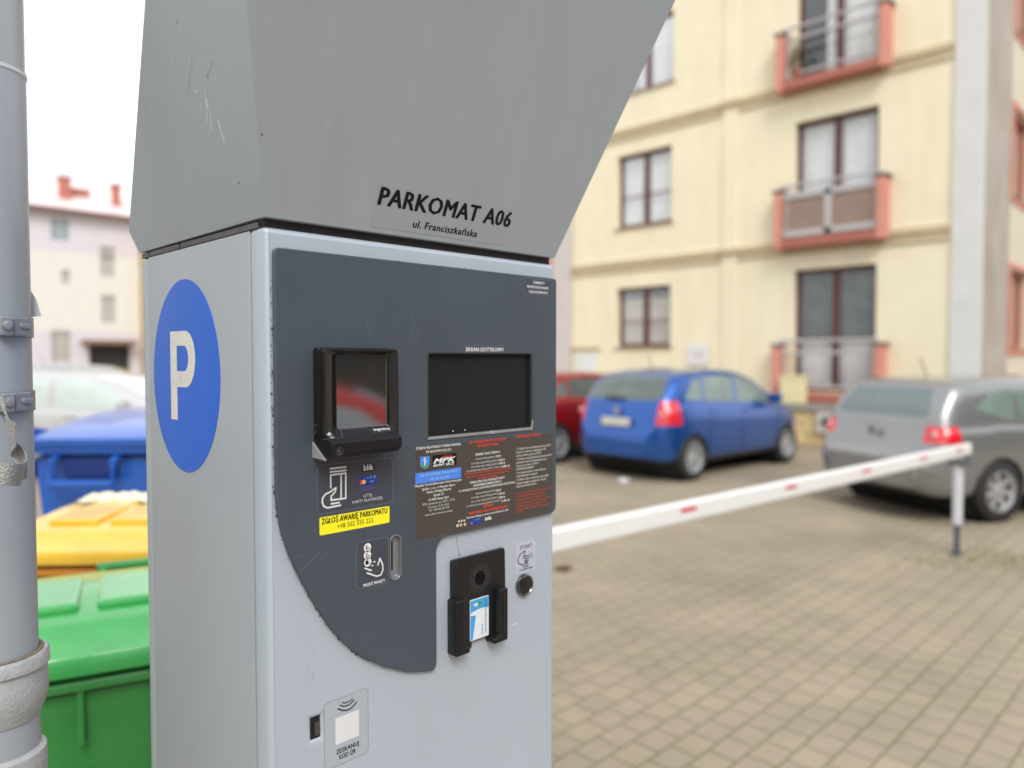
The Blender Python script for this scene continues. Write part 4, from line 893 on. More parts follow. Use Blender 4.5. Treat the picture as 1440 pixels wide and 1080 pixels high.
def car(name, label, loc, rz, P, group='cars parked on the paved car park'):
    root = thing(name, label, 'car', loc, rz, group)
    xr, xf = P['x']; N = 96; xs = [xr+(xf-xr)*(.5-.5*math.cos(PI*k/N))*.5+(xf-xr)*(k/N)*.5 for k in range(N+1)]
    low = [(.0, 0, 0), (.78, 0, 0), (.92, .02, 0), (.975, .10, 0), (.995, .22, 0), (1.0, 0, -.30), (.995, 0, -.16), (.975, 0, -.05), (.95, 0, 0)]
    up = P.get('up', [(.935, .08), (.905, .35), (.865, .65), (.82, .84), (.76, .94), (.66, .985), (.45, 1.0), (.22, 1.01), (0, 1.015)])
    bm = NB(); rows = []
    for x in xs:
        w_ = sm(P['w'], x, .04); zb = sm(P['bot'], x, .04); zt = sm(P['top'], x, P.get('sm', .06)); be = min(sm(P['belt'], x, .08), zt-.01)
        pts = []
        for a, dz, db in low:
            if db < 0 or (a == .95): z = max(be+db, zb+.03)
            else: z = min(zb+dz, be-.005)
            pts.append((w_*a, z))
        for k in range(1, len(pts)): pts[k] = (pts[k][0], max(pts[k][1], pts[k-1][1]))
        for a, h in up: pts.append((w_*a, be+(zt-be)*h))
        # densify
        d2 = []
        for i in range(len(pts)-1):
            p0_, p1_, p2_, p3_ = pts[max(i-1, 0)], pts[i], pts[i+1], pts[min(i+2, len(pts)-1)]
            for t in (0, .5):
                d2.append(tuple(.5*(2*p1_[j]+(p2_[j]-p0_[j])*t+(2*p0_[j]-5*p1_[j]+4*p2_[j]-p3_[j])*t*t+(3*p1_[j]-p0_[j]-3*p2_[j]+p3_[j])*t**3) for j in (0, 1)))
        d2.append(pts[-1])
        right = [bm.verts.new((x, -max(a, 0), z)) for a, z in d2]
        left = [bm.verts.new((x, max(a, 0), z)) for a, z in d2[1:-1]]
        rows.append(right+left[::-1])
    n = len(rows[0])
    for a, b in zip(rows, rows[1:]):
        for k in range(n): bm.faces.new((a[k], a[(k+1) % n], b[(k+1) % n], b[k]))
    bm.faces.new(rows[0]); bm.faces.new(rows[-1])
    def cut(co, no_): bmesh.ops.bisect_plane(bm, geom=bm.verts[:]+bm.edges[:]+bm.faces[:], plane_co=co, plane_no=no_, dist=1e-5)
    def inpoly(p, pts):
        c = False; n_ = len(pts)
        for i in range(n_):
            (x1, y1), (x2, y2) = pts[i], pts[i-1]
            if (y1 > p[1]) != (y2 > p[1]) and p[0] < (x2-x1)*(p[1]-y1)/(y2-y1)+x1: c = not c
        return c
    for w_ in P['side_windows']:
        for i in range(len(w_)):
            a, b = Vector((w_[i-1][0], 0, w_[i-1][1])), Vector((w_[i][0], 0, w_[i][1])); d = b-a; cut(a, Vector((d.z, 0, -d.x)))
    for key in ('rear_window', 'windscreen'):
        w_ = P[key][0]
        for i in range(len(w_)):
            a, b = Vector((0, w_[i-1][0], w_[i-1][1])), Vector((0, w_[i][0], w_[i][1])); d = b-a; cut(a, Vector((0, d.z, -d.y)))
    y0, y1, z0, z1, xm = P['lamp']
    for c_, n_ in (((0, y0, 0), (0, 1, 0)), ((0, -y0, 0), (0, 1, 0)), ((0, 0, z0), (0, 0, 1)), ((0, 0, z1), (0, 0, 1)), ((xm, 0, 0), (1, 0, 0)), ((0, 0, (z0+z1)/2+.02), (0, 0, 1)), ((0, 0, P['skirt']), (0, 0, 1))): cut(Vector(c_), Vector(n_))
    wr = P['wr']
    arches = []
    for wx in P['wheels']:
        pts = [(wx+(wr+.035)*math.cos(2*PI*k/14), wr+(wr+.035)*math.sin(2*PI*k/14)) for k in range(14)]; arches.append((wx, pts))
        for i in range(14):
            a, b = Vector((pts[i-1][0], 0, pts[i-1][1])), Vector((pts[i][0], 0, pts[i][1])); d = b-a
            near = [f_ for f_ in bm.faces if abs(f_.calc_center_median().x-wx) < wr+.2 and f_.calc_center_median().z < 2*wr+.2]
            ge = set(near); ge |= {e for f_ in near for e in f_.edges}; ge |= {v for f_ in near for v in f_.verts}
            bmesh.ops.bisect_plane(bm, geom=list(ge), plane_co=a, plane_no=Vector((d.z, 0, -d.x)), dist=1e-5)
    bmesh.ops.triangulate(bm, faces=[f_ for f_ in bm.faces if len(f_.verts) > 4])
    bm.normal_update()
    G = {}
    for f_ in bm.faces:
        c = f_.calc_center_median(); s = 1 if c.y > 0 else -1; k = 'body'; nrm = f_.normal
        if any(inpoly((c.x, c.z), pts) and abs(c.y) > .35 for _, pts in arches): k = 'del'
        elif any(inpoly((c.x, c.z), pts) for _, pts in arches): k = 'body'
        else:
            for i, w_ in enumerate(P['side_windows']):
                if inpoly((c.x, c.z), w_) and abs(c.y) > .42: k = 'side_window%d%d' % (i, s)
            pr_ = P['rear_window']
            if k == 'body' and inpoly((c.y, c.z), pr_[0]) and c.x < pr_[1]: k = 'rear_window'
            pf_ = P['windscreen']
            if k == 'body' and inpoly((c.y, c.z), pf_[0]) and c.x > pf_[1]: k = 'windscreen'
            if k == 'body' and abs(c.y) > y0 and z0 < c.z < z1 and c.x < xm: k = 'tail_lamp%d' % s
            if k == 'body' and c.z < P['skirt']: k = 'lower_trim'
            if k == 'body' and P.get('bump') and c.x < P['bump'][0] and c.z < P['bump'][1]: k = 'rear_bumper'
        G.setdefault(k, []).append(f_)
    body = None
    for k in sorted(G, key=lambda s_: s_ != 'body'):
        if k == 'del': continue
        b2 = NB(); mp = {}
        for f_ in G[k]:
            try: b2.faces.new([mp.setdefault(v.index if False else v, None) or mp.__setitem__(v, b2.verts.new(v.co)) or mp[v] for v in f_.verts])
            except ValueError: pass
        nm = ''.join(ch for ch in k if not ch.isdigit() and ch != '-')
        m = P['paint'] if nm in ('body', 'rear_bumper') else P['glass'] if nm in ('side_window', 'rear_window', 'windscreen') else M_lamp if nm == 'tail_lamp' else M_trim
        if nm == 'rear_window': m = P.get('rglass', P['glass'])
        o = raw(nm, b2, m, root); [setattr(p, 'use_smooth', True) for p in o.data.polygons]; o.data.set_sharp_from_angle(angle=.9)
        if nm == 'tail_lamp':
            s = 1 if '-' not in k else -1; ym = s*(y0+sm(P['w'], xm, .04)*.95)/2; b3 = NB(); zc = z0+(z1-z0)*P.get('lens_at', .4)
            zz = [v.co for v in o.data.vertices if abs(v.co.z-zc) < .05 and abs(abs(v.co.y)-abs(ym)) < .06]; xq = min([v.x for v in zz], default=xr)
            lathe(b3, [(.0001, xq-.012-0), (.035, xq-.008), (.045, xq+.01)], (0, ym, zc), 'X', 18, False); raw('lens', b3, M_lampw, o)
    bm.free()
    # inner arch liners and floor
    bm = NB(); W = lerp(P['w'], 1.0)
    for wx in P['wheels']: lathe(bm, [(wr+.045, -(W-.06)), (wr+.045, -.3), (wr+.045, .3), (wr+.045, W-.06)], (wx, 0, wr), 'Y', 26, False)
    box(bm, (P['wheels'][0]-.3, -W+.28, .2), (P['wheels'][1]+.3, W-.28, .34)); raw('underbody', bm, M_hole, root)
    for wx in P['wheels']:
        for s in (-1, 1): wheel(root, wx, s*(W-.10), wr, wr*.67, s, P.get('spokes', 7))
    # number plate, exhaust, mirrors, handles, aerial, badge, wiper
    px_, pz = P['plate']; bm = NB(); v = box(bm, (px_-.012, -.26, pz-.055), (px_, .26, pz+.055), .003); pl_ = raw('number_plate', bm, M_plate, root)
    bm = NB(); box(bm, (px_-.013, .235, pz-.05), (px_-.0115, .256, pz+.05)); raw('plate_band', bm, MATS['deep_blue_print'], pl_)
    mx_, mz = P['mirror']
    for s in (-1, 1):
        bm = NB(); yb_ = s*(sm(P['w'], mx_)*.96); box(bm, (mx_-.05, min(yb_, yb_+s*.2), mz-.06), (mx_+.07, max(yb_, yb_+s*.2), mz+.08), .03, 3); raw('wing_mirror', bm, P.get('mirror_paint', P['paint']), root)
    for hx, hz in P['handles']:
        for s in (-1, 1):
            yb_ = s*(sm(P['w'], hx)*.985); bm = NB(); box(bm, (hx-.09, yb_-.02, hz-.012), (hx+.09, yb_+.02, hz+.014), .008); raw('door_handle', bm, P.get('handle_mat', P['paint']), root)
    for dx in P.get('seams', []):
        bm = NB()
        for s in (-1, 1):
            zz = [P['skirt']+.05, .5, lerp(P['belt'], dx)-.18]
            pts = [Vector((dx, s*(sm(P['w'], dx, .04)*1.0+.001), z)) for z in zz]; tube(bm, pts, .004, 6)
        raw('door_gap', bm, M_hole, root)
    bx, bz = P['badge']; bm = NB(); lathe(bm, [(.05, -.008), (.05, .004), (.035, .006)], (bx, 0, bz), 'X', 24); raw('badge', bm, mat('chrome', (.7, .7, .7), .12, 1), root)
    ax_, az = P['aerial']; bm = NB(); tube(bm, [(ax_, 0, az), (ax_-.12, 0, az+.22)], .006, 8); raw('aerial', bm, M_trim, root)
    rx = P['wiper']; bm = NB(); box(bm, (rx[0]-.02, -.05, rx[1]-.02), (rx[0]+.02, .28, rx[1]+.012), .006); raw('wiper', bm, M_trim, root)
    for s in (-1, 1):
        bm = NB(); fx = P['x'][1]; lathe(bm, [(.0001, .04), (.07, .02), (.09, -.05)], (fx-.16, s*(sm(P['w'], fx-.2)*.72), P['head']), 'X', 20, False); raw('headlight', bm, mat('headlight_clear', (.6, .62, .64), .08, coat=1), root)
    return root
# origin of every car: on the ground midway between the rear wheels
G_green = mat('car_glass_tinted', lin(112, 130, 122), .08, 0, var=.35, scale=1.6, coat=.6)
G_dark = mat('car_glass_dark', lin(70, 82, 78), .06, 0, var=.5, scale=1.8, coat=.8)
G_silver = mat('car_glass_silver', lin(96, 110, 114), .08, 0, var=.15, scale=1.5, coat=.7)
P_compact = dict(x=(-.66, 3.20), w=[(-.66, .56), (-.60, .70), (-.45, .815), (-.2, .862), (0, .872), (2.4, .872), (2.9, .82), (3.1, .70), (3.2, .50)],
    bot=[(-.66, .34), (-.5, .26), (0, .22), (2.6, .22), (3.2, .28)], top=[(-.66, .60), (-.63, .66), (-.60, .74), (-.56, .98), (-.50, 1.10), (-.24, 1.38), (-.12, 1.45), (.15, 1.50), (.8, 1.53), (1.4, 1.49), (1.75, 1.40), (2.45, 1.03), (2.8, .92), (3.1, .78), (3.2, .58)],
    belt=[(-.66, .58), (-.6, .72), (-.5, .98), (0, 1.04), (1.0, .99), (2.2, .93), (2.8, .84), (3.2, .56)],
    side_windows=[[(-.12, 1.12), (.28, 1.09), (.28, 1.40), (.10, 1.37)], [(.34, 1.08), (1.08, 1.04), (1.08, 1.43), (.34, 1.41)], [(1.16, 1.04), (2.12, .99), (1.70, 1.31), (1.42, 1.41), (1.16, 1.43)]],
    rear_window=([(-.56, 1.10), (.56, 1.10), (.66, 1.16), (.58, 1.38), (.48, 1.42), (-.48, 1.42), (-.58, 1.38), (-.66, 1.16)], .05), windscreen=([(-.64, 1.02), (.64, 1.02), (.52, 1.43), (-.52, 1.43)], 1.5),
    lamp=(.645, .9, .78, 1.10, -.26), lens_at=.45, skirt=.30, bump=(-.3, .66), wr=.312, wheels=(0, 2.57), plate=(-.645, .80), mirror=(2.02, 1.06), handles=[(.45, .93), (1.35, .91)], seams=[.40, 1.22, 2.2], badge=(-.60, .95), aerial=(.2, 1.51), wiper=(-.50, 1.12), head=.70)
def variant(P, **k): d = dict(P); d.update(k); return d
M_cblue = paint('paint_blue', lin(24, 84, 166), .6); M_cred = paint('paint_red', lin(150, 20, 20)); M_csil = paint('paint_silver', lin(142, 144, 145), .6, .34); M_cwh = paint('paint_white', (.5, .51, .52), 0, .4)
def rear_at(px, py, phi, w_=.872):     # origin from the picture point where the near rear wheel touches the ground
    p = onplane(px, py, (0, 0, 1), 0); a = WA(phi); left = Vector((-math.sin(a), math.cos(a), 0)); return p+left*(w_-.02), a
l_, a = rear_at(975, 676, 48); car('blue_car', 'blue compact hatchback parked between the red car and the silver car', l_, a, variant(P_compact, paint=M_cblue, glass=G_green, rglass=G_dark))
l_, a = rear_at(785, 652, 46)
P_red = variant(P_compact, top=[(-.66, .60), (-.63, .66), (-.60, .78), (-.56, 1.0), (-.50, 1.06), (-.22, 1.36), (0.1, 1.43), (.9, 1.46), (1.5, 1.42), (1.75, 1.33), (2.45, .96), (2.8, .88), (3.1, .76), (3.2, .58)],
    side_windows=[[(-.05, 1.08), (.28, 1.06), (.28, 1.30), (.10, 1.28)], [(.34, 1.05), (1.08, 1.02), (1.08, 1.36), (.34, 1.33)], [(1.16, 1.01), (2.12, .97), (1.72, 1.26), (1.45, 1.35), (1.16, 1.37)]],
    rear_window=([(-.56, 1.07), (.56, 1.07), (.50, 1.34), (-.50, 1.34)], .05), windscreen=([(-.64, 1.0), (.64, 1.0), (.52, 1.38), (-.52, 1.38)], 1.5), aerial=(.2, 1.44))
car('red_car', 'dark red hatchback behind the machine edge, left of the blue car', l_, a, variant(P_red, paint=M_cred, glass=G_dark))
P_est = dict(x=(-.86, 3.75), w=[(-.86, .62), (-.80, .74), (-.62, .84), (-.2, .895), (2.8, .895), (3.3, .84), (3.6, .70), (3.75, .48)],
    bot=[(-.86, .36), (-.7, .27), (0, .22), (3.0, .22), (3.75, .28)], top=[(-.86, .60), (-.85, .64), (-.80, .67), (-.74, .71), (-.73, .98), (-.71, 1.06), (-.50, 1.37), (-.42, 1.43), (-.2, 1.46), (.3, 1.485), (1.1, 1.49), (1.6, 1.46), (1.95, 1.38), (2.75, .98), (3.2, .88), (3.6, .74), (3.75, .58)],
    belt=[(-.86, .58), (-.8, .74), (-.7, .94), (0, .98), (1.2, .96), (2.6, .90), (3.2, .80), (3.75, .56)],
    side_windows=[[(-.28, 1.16), (.28, 1.03), (.28, 1.36), (.0, 1.33)], [(.34, 1.03), (1.18, 1.01), (1.18, 1.40), (.34, 1.37)], [(1.26, 1.01), (2.36, .98), (1.95, 1.28), (1.66, 1.38), (1.26, 1.41)]],
    rear_window=([(-.56, 1.07), (.56, 1.07), (.61, 1.12), (.50, 1.37), (-.50, 1.37), (-.61, 1.12)], -.3), windscreen=([(-.66, .99), (.66, .99), (.54, 1.40), (-.54, 1.40)], 1.7),
    lamp=(.60, .95, .82, .99, -.50), lens_at=.5, skirt=.29, bump=(-.45, .62), wr=.32, wheels=(0, 2.72), plate=(-.845, .52), mirror=(2.25, 1.02), handles=[(.55, .90), (1.5, .88)], seams=[.44, 1.32, 2.4], badge=(-.80, .90), aerial=(.0, 1.46), wiper=(-.62, 1.06), head=.70)
l_, a = rear_at(1405, 735, 70, .895); car('silver_car', 'silver estate-backed car parked nearest the camera at the right, behind the boom end', l_, a, variant(P_est, paint=M_csil, glass=G_green, rglass=G_silver, handle_mat=M_csil))
g = ground(-7.6, 11.0); car('white_car', 'white car standing behind the blue container on the left', (g.x, g.y, 0), WA(88), variant(P_est, paint=M_cwh, glass=mat('pale_glass', lin(196, 210, 206), .12, coat=.5)))
g = ground(-11.2, 17.5); car('grey_car', 'pale grey car farther off, showing just above the white car roof', (g.x, g.y, 0), WA(80), variant(P_compact, paint=paint('paint_palegrey', lin(168, 170, 172), .3), glass=G_green))
# the red car the terminal glass mirrors
car('red_car', 'red car behind the photographer, seen only mirrored in the card terminal glass', (2.02, -4.59, 0), math.radians(33), variant(P_compact, side_windows=[[(.34, 1.10), (1.08, 1.08), (1.08, 1.40), (.34, 1.38)], [(1.16, 1.10), (1.98, 1.08), (1.68, 1.30), (1.4, 1.36), (1.16, 1.39)]], paint=paint('paint_bright_red', lin(236, 24, 26), .1), glass=mat('mirror_car_glass', lin(206, 222, 230), .3, coat=.5)), group=None)

# ================================================================ CREAM APARTMENT BUILDING
BX, BY0, BY1, BT = 14.6, 3.34, 12.41, 13.6
ORG = Vector((BX, BY0, 0))
ab = thing('apartment_building', 'cream rendered apartment building with brown windows and salmon framed balconies', 'building', ORG)
M_cream = mat('cream_render', lin(239, 231, 202), .85, var=.04, scale=1.2, bump=.25, bscale=60)
def streaks(m, amt=.10):
    n = m.node_tree; b = n.nodes['Principled BSDF']; src = b.inputs['Base Color'].links[0].from_socket
    t = n.nodes.new('ShaderNodeTexCoord'); mp = n.nodes.new('ShaderNodeMapping'); mp.inputs['Scale'].default_value = (2.2, 2.2, .35)
    ns = n.nodes.new('ShaderNodeTexNoise'); ns.inputs['Scale'].default_value = 1.4; ns.inputs['Detail'].default_value = 7
    r = n.nodes.new('ShaderNodeValToRGB'); r.color_ramp.elements[0].position = .36; r.color_ramp.elements[1].position = .56
    r.color_ramp.elements[0].color = (1-amt, 1-amt*1.1, 1-amt*1.4, 1); r.color_ramp.elements[1].color = (1, 1, 1, 1)
    mm = n.nodes.new('ShaderNodeMix'); mm.data_type = 'RGBA'; mm.blend_type = 'MULTIPLY'; mm.inputs['Factor'].default_value = 1
    n.links.new(t.outputs['Object'], mp.inputs[0]); n.links.new(mp.outputs[0], ns.inputs['Vector']); n.links.new(ns.outputs['Fac'], r.inputs[0])
    n.links.new(src, mm.inputs['A']); n.links.new(r.outputs[0], mm.inputs['B']); n.links.new(mm.outputs['Result'], b.inputs['Base Color'])
streaks(M_cream, .035)
M_creamd = mat('cream_ledge_shade', lin(204, 188, 156), .85, var=.08, scale=3)  # ledge cream darkened: the shadow band is put into the colour
M_grey = mat('grey_render', lin(178, 170, 160), .85, var=.12, scale=1.5, bump=.2, bscale=60)
streaks(M_grey, .2)
M_pil = mat('pale_pilaster', lin(216, 217, 215), .8, var=.05, scale=2)
M_salm = mat('salmon_render', lin(212, 146, 130), .8, var=.06, scale=3)
M_frame = mat('window_frame_brown', lin(90, 46, 44), .45, var=.08, scale=8)
M_curt = mat('net_curtain', (.84, .84, .84), .9, var=.08, scale=4)  # net curtain, whitened to stand in for bright sky reflected in the panes
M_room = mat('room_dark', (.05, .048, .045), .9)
M_gl = glass_mat('window_glass', (.96, .98, .98), 2.6)
M_rail = mat('railing_grey', lin(186, 184, 184), .5, .1)
def wall_holes(bm, P3, u0, u1, v0, v1, holes, dep, n):
    us = sorted({u0, u1, *[h[0] for h in holes], *[h[1] for h in holes]}); vs = sorted({v0, v1, *[h[2] for h in holes], *[h[3] for h in holes]})
    for a, b in zip(us, us[1:]):
        for c, d in zip(vs, vs[1:]):
            m_ = ((a+b)/2, (c+d)/2)
            if any(h[0] < m_[0] < h[1] and h[2] < m_[1] < h[3] for h in holes): continue
            bm.faces.new([bm.verts.new(P3(*p, 0)) for p in ((a, c), (b, c), (b, d), (a, d))])
    for h in holes:
        for (a, c), (b, d) in (((h[0], h[2]), (h[1], h[2])), ((h[1], h[2]), (h[1], h[3])), ((h[1], h[3]), (h[0], h[3])), ((h[0], h[3]), (h[0], h[2]))):
            bm.faces.new([bm.verts.new(p) for p in (P3(a, c, 0), P3(b, d, 0), P3(b, d, dep), P3(a, c, dep))])
PM = lambda u, v, d: Vector((BX+d, u, v))            # main facade: u = Y, d into the wall
PD = lambda u, v, d: Vector((u, BY0+d, v))           # side facade: u = X
wins = [(9.48, 11.0, 4.80, 6.52, 'w'), (9.48, 11.0, 1.95, 3.36, 'w2'), (9.45, 10.97, 7.95, 9.55, 'w3'), (9.48, 11.0, 11.0, 12.5, 'w3')]
doors = [(5.02, 6.59, 1.02, 3.44, 'd1'), (5.02, 6.60, 4.10, 6.36, 'd2'), (5.0, 6.60, 7.18, 9.5, 'd3'), (5.0, 6.6, 10.3, 12.6, 'd3')]
def holes_of(l): return [(a, b, c, d) for a, b, c, d, _ in l]
bm = NB(); wall_holes(bm, PM, BY0+.44, BY1, 0, BT, holes_of(wins+doors), .2, None); obj('wall', bm, M_cream, ab)
sw_ = [(16.70, 18.3, 1.87, 3.39, 's'), (16.70, 18.3, 4.77, 6.42, 's'), (16.70, 18.3, 7.86, 9.5, 's')]
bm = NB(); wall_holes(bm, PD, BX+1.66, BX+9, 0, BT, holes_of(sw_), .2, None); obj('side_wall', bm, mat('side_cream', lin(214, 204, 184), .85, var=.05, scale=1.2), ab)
bm = NB(); box(bm, (BX+.05, BY0-.01, 0), (BX+1.95, BY0+.2, BT)); obj('grey_strip', bm, M_grey, ab)
bm = NB(); box(bm, (BX-.05, BY0-.02, 0), (BX+.05, BY0+.44, BT), .005); obj('corner_pilaster', bm, M_pil, ab)
bm = NB(); box(bm, (BX-.04, 7.84, .0), (BX+.02, 8.18, BT), .01); obj('wall_pilaster', bm, M_cream, ab)
for z in (3.90, 7.02, 10.14):
    bm = NB(); box(bm, (BX-.07, BY0+.445, z), (BX+.02, BY1+.02, z+.13), .012); box(bm, (BX-.035, BY0+.445, z-.16), (BX+.02, BY1+.02, z+.0), .012); box(bm, (BX-.11, 7.80, z+.004), (BX-.03, 8.22, z+.134), .01); obj('cornice', bm, M_creamd, ab)  # lower strip deepened to carry the painted shadow band
bm = NB(); box(bm, (BX-.05, 11.5, 1.88), (BX+.02, 12.41, 1.98), .01); obj('door_lintel', bm, M_creamd, ab)
bm = NB(); box(bm, (BX-.03, 11.62, .3), (BX+.02, 12.25, 1.8), .01); obj('white_side_door', bm, mat('white_door', lin(226, 228, 226), .5), ab)
def curtain(P3, a, b, c, d, dep, col=None, amp=.025):
    bmm = NB(); n_ = int((b-a)/.035); top = []; bot = []
    for k in range(n_+1):
        u = a+(b-a)*k/n_; o_ = amp*math.sin(k*1.7)+amp*.4*math.sin(k*.63)
        top.append(bmm.verts.new(P3(u, d, dep+o_))); bot.append(bmm.verts.new(P3(u, c, dep+o_*1.3)))
    for k in range(n_): bmm.faces.new((top[k], top[k+1], bot[k+1], bot[k]))
    return bmm
def rect3(bmm, P3, a, b, c, d, e0, e1):
    x = [P3(a, c, e0), P3(b, d, e1)]; lo = Vector([min(x[0][i], x[1][i]) for i in range(3)]); hi = Vector([max(x[0][i], x[1][i]) for i in range(3)]); box(bmm, lo, hi, .006)
def window(P3, a, b, c, d, kind):
    bmm = NB(); t = .075; e0, e1 = .12, .19
    for r_ in ((a, a+t, c, d), (b-t, b, c, d), (a+t, b-t, c, c+t), (a+t, b-t, d-t, d), ((a+b)/2-.06, (a+b)/2+.06, c+t, d-t)): rect3(bmm, P3, *r_, e0, e1)
    if kind in ('w', 'w2'): 
        for s in (a+t, (a+b)/2+.06): rect3(bmm, P3, s, s+(b-a)/2-t-.06, c+(d-c)*.42, c+(d-c)*.42+.03, e0+.02, e1-.01)
    if kind == 'd1':
        for s in (a+t, (a+b)/2+.06): rect3(bmm, P3, s, s+(b-a)/2-t-.06, c+1.0, c+1.06, e0+.01, e1-.01)
    w_ = obj('window', bmm, mat('red_salmon_frame', lin(176, 84, 66), .6) if kind == 's' else M_frame, ab)
    bmm = NB(); bmm.faces.new([bmm.verts.new(P3(*p, .155)) for p in ((a+t, c+t), (b-t, c+t), (b-t, d-t), (a+t, d-t))]); obj('pane', bmm, M_gl, w_)
    if kind in ('w', 'w2', 's', 'd2', 'd3', 'w3'): obj('curtain', curtain(P3, a+.03, b-.03 if a > 9.46 or c < 5 else (a+b)/2+.3, c+.02, d-.04 if kind != 'w2' else d-.25, .235), M_curt if kind != 'w2' else mat('warm_curtain', lin(196, 186, 168), .9, var=.15, scale=2), w_)
    if kind == 'd1':
        obj('curtain', curtain(P3, a+.03, b-.03, c+1.0, d-.1, .30), mat('lace_curtain', lin(104, 112, 112), .9, var=.4, scale=3), w_)
        obj('curtain', curtain(P3, a+.03, b-.03, c+.02, c+.98, .27), M_curt, w_)
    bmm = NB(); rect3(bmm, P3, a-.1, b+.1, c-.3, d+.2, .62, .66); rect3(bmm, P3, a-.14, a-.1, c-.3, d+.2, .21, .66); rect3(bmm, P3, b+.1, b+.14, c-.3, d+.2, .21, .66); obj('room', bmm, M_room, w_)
    if kind[0] in 'ws': bmm = NB(); rect3(bmm, P3, a-.06, b+.06, c-.04, c-.002, -.05, .12); obj('sill', bmm, mat('sill_brown', lin(150, 128, 104), .6), w_)
for x in wins+doors: window(PM, *x)
for x in sw_: window(PD, *x)
for a, b, c, d, _ in sw_:
    bm = NB()
    for r_ in ((a-.12, a-.002, c-.14, d+.10), (b+.002, b+.12, c-.14, d+.10), (a-.002, b+.002, c-.14, c-.05), (a-.002, b+.002, d+.002, d+.10)): rect3(bm, PD, *r_, -.03, .01)
    obj('salmon_surround', bm, M_salm, ab)
# french balconies
for zb_, zt_, kind in ((.82, 1.92, 'open'), (3.86, 4.98, 'cloth'), (6.96, 8.06, 'open'), (10.1, 11.2, 'open')):
    bm = NB(); x0 = BX-.30
    box(bm, (x0, 4.80, zb_), (BX+.0, 4.945, zt_), .01); obj('balcony_side', bm, M_salm, ab); bm = NB(); box(bm, (x0, 6.755, zb_), (BX+.0, 6.90, zt_), .01); sl_b = NB(); box(sl_b, (x0+.004, 4.947, zb_), (BX, 6.753, zb_+.17), .01)
    fb = obj('balcony_frame', bm, M_salm if kind != 'ground' else M_frame, ab)
    obj('balcony_slab', sl_b, mat('slab_red_brown', lin(172, 108, 94), .8, var=.06), fb)
    for y_ in (4.87, 6.83): bm = NB(); box(bm, (x0-.02, y_-.11, zt_), (BX, y_+.11, zt_+.05), .006); obj('post_cap', bm, mat('cap_grey', lin(120, 104, 98), .6), fb)
    bm = NB(); xr_ = x0+.10
    for z in (zt_+.10, zt_-.14, zb_+.30): tube(bm, [(xr_, 4.9, z), (xr_, 6.8, z)], .03, 8)
    for y_ in (5.0, 6.68): tube(bm, [(xr_, y_, zb_+.2), (xr_, y_, zt_+.10)], .02, 8)
    if kind == 'cloth': box(bm, (xr_-.03, 5.78, zb_+.2), (xr_, 5.92, zt_-.06), .005); box(bm, (xr_-.03, 4.97, zt_-.16), (xr_, 6.72, zt_-.04), .004); box(bm, (xr_-.03, 4.97, zb_+.21), (xr_, 6.72, zb_+.33), .004)
    obj('railing', bm, M_rail, fb)
    if kind == 'cloth': bm = NB(); box(bm, (xr_+.0, 4.965, zb_+.21), (xr_+.012, 6.73, zt_-.10)); obj('railing_screen', bm, mat('brown_mesh', lin(150, 128, 116), .8, var=.12, scale=5), fb)
    if zb_ > 10:
        pass
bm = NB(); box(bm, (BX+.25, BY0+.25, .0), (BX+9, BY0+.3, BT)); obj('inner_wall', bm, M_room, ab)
bm = NB(); box(bm, (BX-.35, BY0-.35, BT), (BX+9.2, BY1+.3, BT+.25), .02); obj('roof', bm, mat('roof_grey', lin(110, 100, 96), .8), ab)
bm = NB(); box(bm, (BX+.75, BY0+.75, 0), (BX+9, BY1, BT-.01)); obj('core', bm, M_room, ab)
bm = NB(); box(bm, (BX-.03, BY0+.45, 0), (BX+.0, 4.775, .6)); box(bm, (BX-.03, 6.925, 0), (BX, 7.83, .6)); box(bm, (BX-.03, 8.19, 0), (BX, 11.6, .6)); obj('plinth', bm, mat('plinth_stone', lin(196, 176, 140), .8, var=.15, scale=4), ab)
# neighbouring recessed wing, left
bm = NB(); box(bm, (BX-.10, BY1+.02, 0), (BX+.4, BY1+.62, BT), .01); obj('end_pilaster', bm, mat('end_pilaster_grey', lin(206, 200, 196), .8, var=.05), ab)
ORG = Vector((BX-.05, 15, 0))
nb = thing('salmon_building', 'salmon coloured building wing just beyond the left end of the cream facade', 'building', ORG)
bm = NB(); box(bm, (BX-.06, BY1+.66, 0), (BX+6, 17.5, 12)); obj('wall', bm, M_salm, nb)
for z in (1.6, 4.7, 7.8):
    for y_ in (13.45, 15.6): bm = NB(); box(bm, (BX-.09, y_, z), (BX-.02, y_+1.3, z+1.5), .01); w_ = obj('window', bm, M_frame, nb); bm = NB(); box(bm, (BX-.10, y_+.1, z+.1), (BX-.088, y_+1.2, z+1.4)); obj('pane', bm, G_dark, w_)
bm = NB(); box(bm, (BX-.3, BY1+.66, 12), (BX+6.2, 17.8, 12.3)); obj('roof', bm, MATS['roof_grey'], nb)
ORG = Vector((0, 0, 0))
